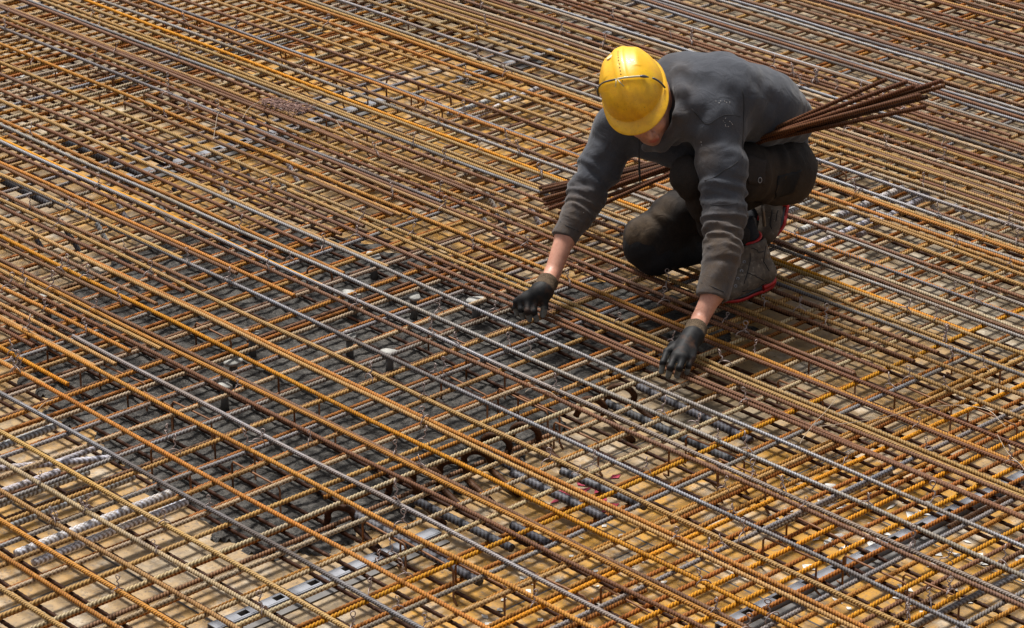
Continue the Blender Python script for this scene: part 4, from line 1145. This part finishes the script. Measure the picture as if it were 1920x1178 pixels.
# --- gloves
m, nt, b = new_mat('work_glove'); g = G(nt); P = g.coord('Object')
cuff, tip = g.attr('cuff'), g.attr('tip')
n = g.noise(P, 60, 4, .6)
blk = g.mix(g.ramp(n, .4, .7), c4(.007, .007, .008), c4(.018, .017, .016))
blk = g.mix(g.ramp(g.noise(P, 25, 4), .55, .75, 0, .5), blk, c4(.11, .05, .025))
gry = g.mix(g.ramp(n, .4, .65), c4(.16, .165, .16), c4(.10, .085, .06))
col = g.mix(g.ramp(g.math('ADD', tip, g.math('MULTIPLY', g.math('SUBTRACT', n, .5), .9)), .42, .58), blk, gry)
knit = g.mix(g.ramp(g.noise(P, 220, 2), .4, .65), c4(.060, .040, .024), c4(.125, .088, .055))
col = g.mix(cuff, col, knit)
g.L(col, b.inputs['Base Color']); g.L(g.ramp(cuff, 0, 1, .6, .95), b.inputs['Roughness']); b.inputs['Specular IOR Level'].default_value = .22
g.L(g.bump(g.noise(P, 300, 3), .4, .001), b.inputs['Normal'])
def glove(H, wr, lab, side):
    lo = np.min([wr] + H['kn'] + H['tip'] + H['th'], axis=0) - .05; hi = np.max([wr] + H['kn'] + H['tip'] + H['th'], axis=0) + .05
    S = SDF(lo, hi, .0023)
    hand(S, side, H['kn'], H['mid'], H['tip'], H['wrist'], H['palm'], H['th'], RF, grow=.0012)
    ax = U3(H['wrist'] - wr)
    c0 = H['wrist'] - ax * .052
    S.chain([c0, H['wrist'], (H['wrist'] + H['palm']) / 2], [.0365, .034, .033], .014)
    S.cap(c0 - ax * .002, c0 + ax * .0, .0375, .0372, .003)
    S.cap(c0 - ax * .08, c0 - ax * .002, .07, .070, .001, op='cut') if False else None
    # flat mouth of the cuff
    g_ = np.meshgrid(*[S.lo[k] + S.h * np.arange(S.n[k]) for k in range(3)], indexing='ij')
    pl = (g_[0] - c0[0]) * ax[0] + (g_[1] - c0[1]) * ax[1] + (g_[2] - c0[2]) * ax[2]
    S.F = np.maximum(S.F, -(pl.astype(np.float32) + .004))
    S.cap(c0 - ax * .03, c0 + ax * .02, .0325, .0325, .002, op='cut')
    ks = [(a + b_) / 2 + (a - b_) * .1 for a, b_ in zip(H['kn'][:-1], H['kn'][1:])]
    V, Fq = S.mesh(1)
    o = mesh_obj('glove', W(V), Fq, m, person, True, BASE)
    t = (V - c0) @ ax
    add_attr(o, 'cuff', np.clip((.056 - t) / .004, 0, 1))
    td = np.min([segd(V, a * .45 + b_ * .55, b_) for a, b_ in zip(H['mid'], H['tip'])] + [segd(V, H['th'][1], H['th'][2])], axis=0)
    gap = np.min([segd(V, k_ , (H['mid'][i] + H['mid'][i + 1]) / 2) for i, k_ in enumerate(ks)], axis=0)
    w_ = np.clip(1.4 - td / .015, 0, 1); w_ = np.maximum(w_, np.clip(1.2 - gap / .0095, 0, 1) * .75)
    add_attr(o, 'tip', w_); props(o, lab); return o
glove(HL, WL, 'black coated glove with worn grey fingertips, fingers spread down over the bars', 1)
glove(HR, WR, 'black coated glove gripping the bar, thumb against the fingers', -1)

# --- boots
m, nt, b = new_mat('boot_leather'); g = G(nt); P = g.coord('Object')
n = g.noise(P, 18, 6, .7)
col = g.mix(g.ramp(n, .35, .65), c4(.055, .040, .030), c4(.165, .125, .090)); col = g.mix(g.ramp(g.noise(P, 70, 4), .58, .7, 0, .7), col, c4(.26, .22, .17))
col = g.mix(g.attr('dark'), col, c4(.018, .015, .013))
g.L(col, b.inputs['Base Color']); b.inputs['Roughness'].default_value = .72; g.L(g.bump(n, .6, .004), b.inputs['Normal']); M_BOOT = m
M_RED = simple_mat('red_rubber', (.55, .012, .012), .5, 0, .45, 30, .2); M_SOLE = simple_mat('black_rubber', (.03, .03, .032), .55, 0, .4, 40, .3)
M_SOCK = simple_mat('black_sock', (.012, .013, .017), .95, 0, .3, 200, .4); M_LACE = simple_mat('lace', (.09, .07, .055), .8, 0, .5, 120, .2)
def boot(toe, heel, up, ankle, lab, lace=True, seams=(), eyes=()):
    """toe/heel: sole axis points on the ground side; up: boot's up; ankle: collar centre"""
    f = U3(toe - heel); up = U3(up - f * (up @ f)); l = np.cross(up, f); L = np.linalg.norm(toe - heel)
    lo = np.min([toe, heel, ankle], axis=0) - .11; hi = np.max([toe, heel, ankle], axis=0) + .11
    S = SDF(lo, hi, .0034)
    q = lambda a, u_, s=0: heel + f * L * a + up * u_ + l * s
    ax = [f, l, up]
    S.ell(q(.84, .034), ax, (.060, .047, .036), .03); S.cap(q(.62, .04), q(.86, .032), .044, .040, .03, flat=(l, 1.12))
    S.cap(q(.40, .052), q(.66, .040), .042, .040, .03); S.cap(q(.16, .045), q(.45, .045), .040, .040, .03)
    S.cap(q(.16, .05), ankle, .041, .047, .03, fold=(.0022, 2.0, 1.0, .3, 1.0)); S.cap(q(.42, .062), ankle + f * .012, .038, .043, .035)
    S.cap(q(.5, .082), q(.78, .060), .012, .008, .018)
    n_ = U3(ankle - q(.16, .05))
    S.cap(ankle + n_ * .012, ankle + n_ * .06, .036, .036, .003, op='cut'); S.cap(ankle + n_ * .055, ankle + n_ * .09, .06, .06, .002, op='cut')
    g_ = np.meshgrid(*[S.lo[k] + S.h * np.arange(S.n[k]) for k in range(3)], indexing='ij')
    pl = sum((g_[k] - heel[k]) * up[k] for k in range(3)); S.F = np.maximum(S.F, (.004 - pl).astype(np.float32))
    V, Fq = S.mesh(1); o = mesh_obj('boot', W(V), Fq, M_BOOT, person, True, BASE)
    u_ = (V - heel) @ up; s_ = (V - heel) @ f / L; add_attr(o, 'dark', np.clip(np.clip(.5 - np.abs(s_ - .62) / .03, 0, 1) + np.clip((u_ - .12) / .03, 0, 1) * .3, 0, 1))
    props(o, lab)
    # sole: outline swept in three layers
    def outline(grow, n=40):
        P_ = []
        for i in range(n):
            a = 2 * math.pi * i / n; x = .5 + .52 * math.cos(a)
            wv = .043 * (abs(math.sin(a)) ** .75) * (1 + .12 * math.cos(a)) * (1 - .16 * math.exp(-((x - .42) / .14) ** 2)) + grow
            P_.append((x * L + math.cos(a) * grow, math.copysign(wv, math.sin(a)) if abs(math.sin(a)) > 1e-6 else 0))
        return P_
    def layer(name, z0, z1, gr, mat, a0=-.1, a1=1.1):
        m = MB(); O = outline(gr); n = len(O); rise = lambda x: .012 * max(0, x / L - .75) * 4 * (x / L)
        vv = []
        for z in (z0, (z0 + z1) / 2, z1):
            k_ = gr * .0 + (.0015 if z not in (z0, z1) else 0)
            for x, y in O:
                x2 = min(max(x, a0 * L), a1 * L); vv.append(W(heel + f * x2 + l * (y * (1 + k_ / .04)) + up * (z + rise(x))))
        ff = [tuple(range(n - 1, -1, -1)), tuple(2 * n + k for k in range(n))]
        for r_ in range(2):
            for k in range(n): ff.append((r_ * n + k, r_ * n + (k + 1) % n, (r_ + 1) * n + (k + 1) % n, (r_ + 1) * n + k))
        m.add(vv, ff); q_ = m.build(name, mat, o, smooth=False, origin=BASE); q_.location = (0, 0, 0)
        q_.data.polygons.foreach_set('use_smooth', [False, False] + [True] * (len(q_.data.polygons) - 2)); return q_
    layer('midsole', .001, .013, .004, M_SOLE); layer('outsole', -.012, .0005, .003, M_RED); layer('welt', .0132, .017, .0015, M_PLATE); layer('heel_wedge', .0005, .018, .0065, M_RED, -.1, .30)
    m = MB()
    ring = [W(ankle + n_ * (.034 + .010 * math.cos(a)) + .040 * (math.cos(a) * f * -1 + math.sin(a) * l)) for a in np.linspace(0, 2 * math.pi, 25)]
    m.tube(ring, .0062, 8); q_ = m.build('collar_lining', M_RED, o, smooth=True, origin=BASE); q_.location = (0, 0, 0)
    for pts in seams:
        P_ = [on_surface(pts[i][0] * (1 - t) + pts[i + 1][0] * t, pts[i][1] * (1 - t) + pts[i + 1][1] * t, V, .0006) for i in range(len(pts) - 1) for t in (0, .25, .5, .75)]
        m = MB(); m.tube([W(p) for p in P_], .0016, 5); q_ = m.build('stitching', M_SEAM, o, smooth=True, origin=BASE); q_.location = (0, 0, 0)
    for px, py in eyes:
        p = on_surface(px, py, V, .002); m = MB()
        m.tube([W(p + np.array([.0045 * math.cos(a), 0, .0045 * math.sin(a)])) for a in np.linspace(0, 2 * math.pi, 11)], .0018, 6)
        q_ = m.build('eyelet', M_ZINC, o, smooth=True, origin=BASE); q_.location = (0, 0, 0)
    if lace:
        m = MB()
        for i in range(6):
            a_ = .44 + i * .052; h0 = .103 - i * .0075
            pts = [q(a_, h0 - .012, -.026), q(a_ + .01, h0 + .002, -.012), q(a_ + .015, h0 + .005, 0), q(a_ + .02, h0 + .002, .012), q(a_ + .03, h0 - .012, .026)]
            m.tube([W(p) for p in pts], .0023, 6)
            for s in (-1, 1): m.tube([W(q(a_ + .01, h0 - .012, .026 * s)), W(q(a_ + .01, h0 - .006, .029 * s))], .0042, 8)
        q_ = m.build('laces', M_LACE, o, smooth=True, origin=BASE); q_.location = (0, 0, 0)
    m = MB(); m.tube([W(ankle - n_ * .01), W(ankle + n_ * .05), W(ankle + n_ * .10)], [.037, .036, .038], 16); q_ = m.build('sock', M_SOCK, o, smooth=True, origin=BASE); q_.location = (0, 0, 0)
    return o
tL, hL_ = VZ(1344, 563, .020), VZ(1446, 528, .028)
boot(tL, hL_, np.array([0, 0, 1.0]), VY(1412, 462, hL_[1] - .01), 'muddy lace-up boot with red heel, planted flat in front',
     seams=[[(1408, 478), (1404, 508), (1398, 542)], [(1405, 510), (1424, 519), (1440, 532)], [(1440, 462), (1436, 492), (1450, 512)], [(1412, 466), (1426, 474), (1440, 470)], [(1396, 548), (1420, 546), (1446, 528)]],
     eyes=[(1393, 488), (1391, 504), (1387, 520), (1382, 534)])
tR, hR_ = VZ(1452, 446, .030), VY(1470, 372, 9.86)
upR = np.cross(U3(tR - hR_), np.array([0, 1.0, .15])); upR = U3(upR) * (1 if upR[0] < 0 else -1)
boot(tR, hR_, upR + np.array([-.2, -.25, 0]), VY(1428, 392, 9.82), 'muddy boot standing on its toe behind, red sole edge showing', lace=False,
     seams=[[(1450, 392), (1446, 415), (1452, 436)], [(1462, 392), (1456, 420)]])

# --- hard hat
m, nt, b = new_mat('yellow_helmet'); g = G(nt); P = g.coord('Object')
col = g.mix(g.ramp(g.noise(P, 9, 5, .6), .4, .7), c4(.86, .50, .001), c4(.80, .40, .002))
dm = g.math('MULTIPLY', g.attr('grime_shade'), g.ramp(g.noise(P, 34, 6, .75), .42, .62))
col = g.mix(g.math('MULTIPLY', dm, .55), col, c4(.40, .17, .01))
col = g.mix(g.math('MULTIPLY', g.ramp(g.noise(P, 120, 4, .8, .8), .60, .66), g.math('ADD', g.math('MULTIPLY', g.attr('grime_shade'), .7), .15)), col, c4(.13, .045, .008))
col = g.mix(g.math('MULTIPLY', g.attr('grime_shade'), .35), col, c4(.60, .27, .01))  # shade painted on: lower front tinted darker orange, along with the grime
g.L(col, b.inputs['Base Color']); g.L(g.ramp(g.noise(P, 20, 4), .3, .7, .36, .5), b.inputs['Roughness'])
b.inputs['Coat Weight'].default_value = .04; b.inputs['Subsurface Weight'].default_value = .05; b.inputs['Subsurface Scale'].default_value = .01
g.L(g.bump(g.noise(P, 14, 3), .12, .004), b.inputs['Normal'])
QC = HQ + hc * .047 - hf * .014
def dome(th, ph):      # th around from the front, ph 0 at the rim .. pi/2 at the crown
    x, y, z = math.cos(ph) ** .88 * math.cos(th), math.cos(ph) ** .88 * math.sin(th), math.sin(ph)
    px_, py_, pz_ = .155 * x, .109 * y, .122 * z
    s_ = 1.0
    ay = abs(py_)
    ridge = .0035 * (1 / (1 + math.exp((ay - .020) / .0022))) * min(1, z * 2.5)           # raised centre band
    side = .0028 * math.exp(-((ay - .060) / .012) ** 2) * min(1, z * 2) * (1 if px_ < .02 else .3)
    k = 1 + (ridge + side) / .12
    return QC + hf * px_ * k + hl * py_ * k + hc * (pz_ * k)
NT, NP = 120, 40
Vh = []; grime_shade = []
for j in range(NP + 1):
    for i in range(NT):
        th = 2 * math.pi * i / NT; ph = (math.pi / 2 - .02) * j / NP
        p = dome(th, ph); Vh.append(p)
        fr = max(0, math.cos(th)); grime_shade.append(min(1, .18 + .95 * fr * max(0, 1 - ph / 1.15) + .3 * max(0, -math.sin(th)) * .4))
top = len(Vh); Vh.append(QC + hc * .1245); grime_shade.append(.2)
Fh = []
for j in range(NP):
    for i in range(NT): Fh.append((j * NT + i, j * NT + (i + 1) % NT, (j + 1) * NT + (i + 1) % NT, (j + 1) * NT + i))
for i in range(NT): Fh.append((NP * NT + i, NP * NT + (i + 1) % NT, top))
prev = 0
for r_ in range(1, 7):           # flared rim and peak
    st = len(Vh)
    for i in range(NT):
        th = 2 * math.pi * i / NT; c_ = max(0, math.cos(th)); w_ = .008 + .036 * c_ ** 1.6
        t = min(r_, 4) / 4; rad = U3(hf * math.cos(th) * .114 + hl * math.sin(th) * .146)
        if r_ <= 4: p = dome(th, 0) + rad * w_ * t - hc * (.012 * t * t + .010 * c_ * t)
        elif r_ == 5: p = dome(th, 0) + rad * w_ - hc * (.0155 + .010 * c_)
        else: p = dome(th, 0) + rad * -.003 - hc * .006
        Vh.append(p); grime_shade.append(.35 + .35 * c_)
    for i in range(NT): Fh.append((st + i, st + (i + 1) % NT, prev + (i + 1) % NT, prev + i))
    prev = st
st = len(Vh)
hat = mesh_obj('hard_hat', W(np.array(Vh)), Fh, m, person, True, BASE); add_attr(hat, 'grime_shade', grime_shade)
props(hat, 'scratched yellow hard hat with a raised centre band')
md = hat.modifiers.new('smooth', 'SUBSURF'); md.levels = 1; md.render_levels = 1
M_HOLE = simple_mat('dark_hole', (.03, .018, .004), .9, 0, .1, 10, 0)
def plane_pt(y, x):    # dome point with lateral y, fore-aft x (metres)
    best = None
    z2 = 1 - (abs(x) / .155) ** (2) - (abs(y) / .109) ** 2
    ph = math.asin(math.sqrt(max(z2, 0))); th = math.atan2(y / .109, x / .155)
    return dome(th, ph)
m_ = MB()
for i in range(11):
    x = -.062 + i * .0125; y = .003 - .004 * (i / 10)
    p = plane_pt(y, x); nn = U3(p - (QC - hc * .02)); a = U3(np.cross(nn, hl)); b_ = np.cross(nn, a)
    k = 8; m_.add([W(p + nn * .0012 + .0022 * (math.cos(t) * a + math.sin(t) * b_)) for t in [2 * math.pi * j / k for j in range(k)]], [tuple(range(k))])
o = m_.build('vent_holes', M_HOLE, hat, origin=BASE); o.location = (0, 0, 0)
p = plane_pt(-.028, -.060); nn = U3(p - (QC - hc * .02)); a = U3(np.cross(nn, hl)); b_ = np.cross(nn, a); m_ = MB(); k = 24
m_.add([W(p + nn * z + s_ * (.015 * math.cos(t) * a + .012 * math.sin(t) * b_)) for z, s_ in ((-.002, 1.), (.0018, 1.), (.0024, .93)) for t in [2 * math.pi * j / k for j in range(k)]],
       [tuple(2 * k + j for j in range(k))] + [(r_ * k + j, r_ * k + (j + 1) % k, (r_ + 1) * k + (j + 1) % k, (r_ + 1) * k + j) for r_ in range(2) for j in range(k)])
o = m_.build('round_badge', simple_mat('badge', (.82, .66, .38), .25, 0, .1, 30, 0), hat, smooth=False, origin=BASE); o.location = (0, 0, 0)

# --- safety glasses pushed up on the hard hat (a thing of their own)
gl = empty('safety_glasses', W(QC + hf * .10 + hc * .07)); props(gl, 'clear safety glasses with grey temples pushed up across the front of the yellow helmet', 'safety glasses')
GO = np.array(gl.location)
M_FR = simple_mat('glasses_frame', (.10, .10, .115), .35, .1, .4, 60, 0); M_CLEAR = simple_mat('glasses_edge', (.62, .55, .36), .12, 0, .2, 60, 0)
def gpt(y, out=.004, dx=0.0):     # a line across the brow of the helmet
    x = .055 + .25 * y - 2.4 * y * y + dx
    p = plane_pt(max(-.1075, min(.1075, y)), x); return p + U3(p - (QC - hc * .02)) * out
def piece(name, mat, pts, r, **k):
    q = MB(); q.tube([W(p) for p in pts], r, 8, **k); o = q.build(name, mat, gl, smooth=True, origin=GO); o.location = (0, 0, 0); return o
piece('brow_bar', M_CLEAR, [gpt(y, .007) for y in np.linspace(-.012, .066, 14)], .0036)
piece('brow_bar', M_FR, [gpt(y, .007) for y in np.linspace(-.095, -.016, 14)], .0032)
piece('temple', M_FR, [gpt(y, .008) for y in np.linspace(-.092, -.112, 8)] + [gpt(-.112, .012, -.02)], .0042)
piece('temple', M_FR, [gpt(y, .008) for y in np.linspace(.050, .074, 8)], [.002, .004, .0052, .0055, .0052, .0045, .003, .002]); piece('temple', M_FR, [gpt(y, .008, -.001) for y in np.linspace(.084, .103, 6)], .0034)
piece('nose_pad', M_CLEAR, [gpt(-.016, .008), gpt(-.019, .010, .012), gpt(-.026, .010, .026)], .0018); piece('nose_pad', M_CLEAR, [gpt(-.012, .008), gpt(-.008, .010, .012), gpt(.0, .010, .027)], .0018)
mL, nt, b = new_mat('clear_lens'); b.inputs['Base Color'].default_value = (1, .97, .85, 1); b.inputs['Transmission Weight'].default_value = 1; b.inputs['Roughness'].default_value = .02; b.inputs['IOR'].default_value = 1.08
for y0, y1 in ((-.088, -.020), (-.006, .062)):
    q = MB(); n = 12; vv = []
    for o_ in (.006, .0075):
        for r_ in range(4):
            for y in np.linspace(y0, y1, n): vv.append(W(gpt(y, o_ + .002 * r_, .0105 * r_ * (1 - .3 * ((2 * (y - y0) / (y1 - y0) - 1) ** 2)))))
    f_ = []
    for r_ in range(3):
        for i in range(n - 1):
            a_ = r_ * n + i; f_ += [(a_, a_ + 1, a_ + n + 1, a_ + n), (a_ + 4 * n, a_ + 5 * n, a_ + 5 * n + 1, a_ + 4 * n + 1)]
    q.add(vv, f_); o = q.build('lens', mL, gl, smooth=True, origin=GO); o.location = (0, 0, 0)

# --- bars carried across the lap
PIN = VY(1432, 258, 9.38)
CB = [(1012, 352, 1735, 'r'), (1015, 362, 1717, 'k'), (1018, 374, 1770, 'b'), (1022, 383, 1765, 'r'), (1035, 362, 1725, 'b'), (1030, 392, 1700, 'r'), (1028, 370, 1738, 'k'),
      (1048, 400, 1722, 'r'), (1020, 356, 1728, 'b'), (1052, 386, 1712, 'r'), (1024, 378, 1745, 'k'), (1045, 420, 1662, 'r')]
labs = {0: 'lowest of the carried bars at the worker\'s hip side', 2: 'carried bar reaching furthest past the hip, lit along its ribs', 11: 'red-brown carried bar standing highest and apart from the bundle behind the back'}
for i, (lx, ly, rx, c) in enumerate(CB):
    rg = random.Random(i); off = np.array([rg.uniform(-.012, .012), rg.uniform(-.022, .022), (i % 6 - 2.5) * .0055])
    a = VZ(lx, ly, .018 + .013 * (i % 3)); p = PIN + off
    d = U3(p - a); t = (p - a) @ d
    lo_, hi_ = t, t + 1.2
    for _ in range(30):
        mid = (lo_ + hi_) / 2; q = a + d * mid; zz = q[2] - CAMH; fw = q[1] * CP - zz * SP; x_ = 960 + FPX * q[0] / fw
        if x_ < rx: lo_ = mid
        else: hi_ = mid
    b_ = a + d * hi_; L = float(np.linalg.norm(b_ - a))
    me = rebar_mesh('carried_bar', L, .0068, .0105, twist=1.3, sides=12, seed=60 + i, wav=.0022, rib=.0014)
    o = link(bpy.data.objects.new('carried_rebar', me)); o.location = tuple(W(b_)); o.rotation_euler = Vector(W(b_) - W(a)).to_track_quat('X', 'Z').to_euler(); tint(o, c)
    o.color = (o.color[0] * .62, o.color[1] * .55, o.color[2] * .5, o.color[3] * .5)
    lab = labs.get(i, '%s bar in the bundle carried across the worker\'s lap' % LOOK[c])
    props(o, lab, 'reinforcing bar', None if i in labs else 'carried %s bars' % LOOK[c])
# hanging tool handle between the boots
q = MB(); a, b_ = VY(1430, 384, 9.40), VY(1433, 424, 9.42)
q.tube([W(a), W(a * .5 + b_ * .5), W(b_), W(b_ + np.array([0, 0, -.003]))], [.0055, .006, .0062, .004], 12)
o = q.build('tool_handle', simple_mat('tool_steel', (.20, .17, .14), .45, .6, .3, 60, .1), smooth=True); props(o, 'slim grey tool handle hanging between the worker\'s boots', 'tool')
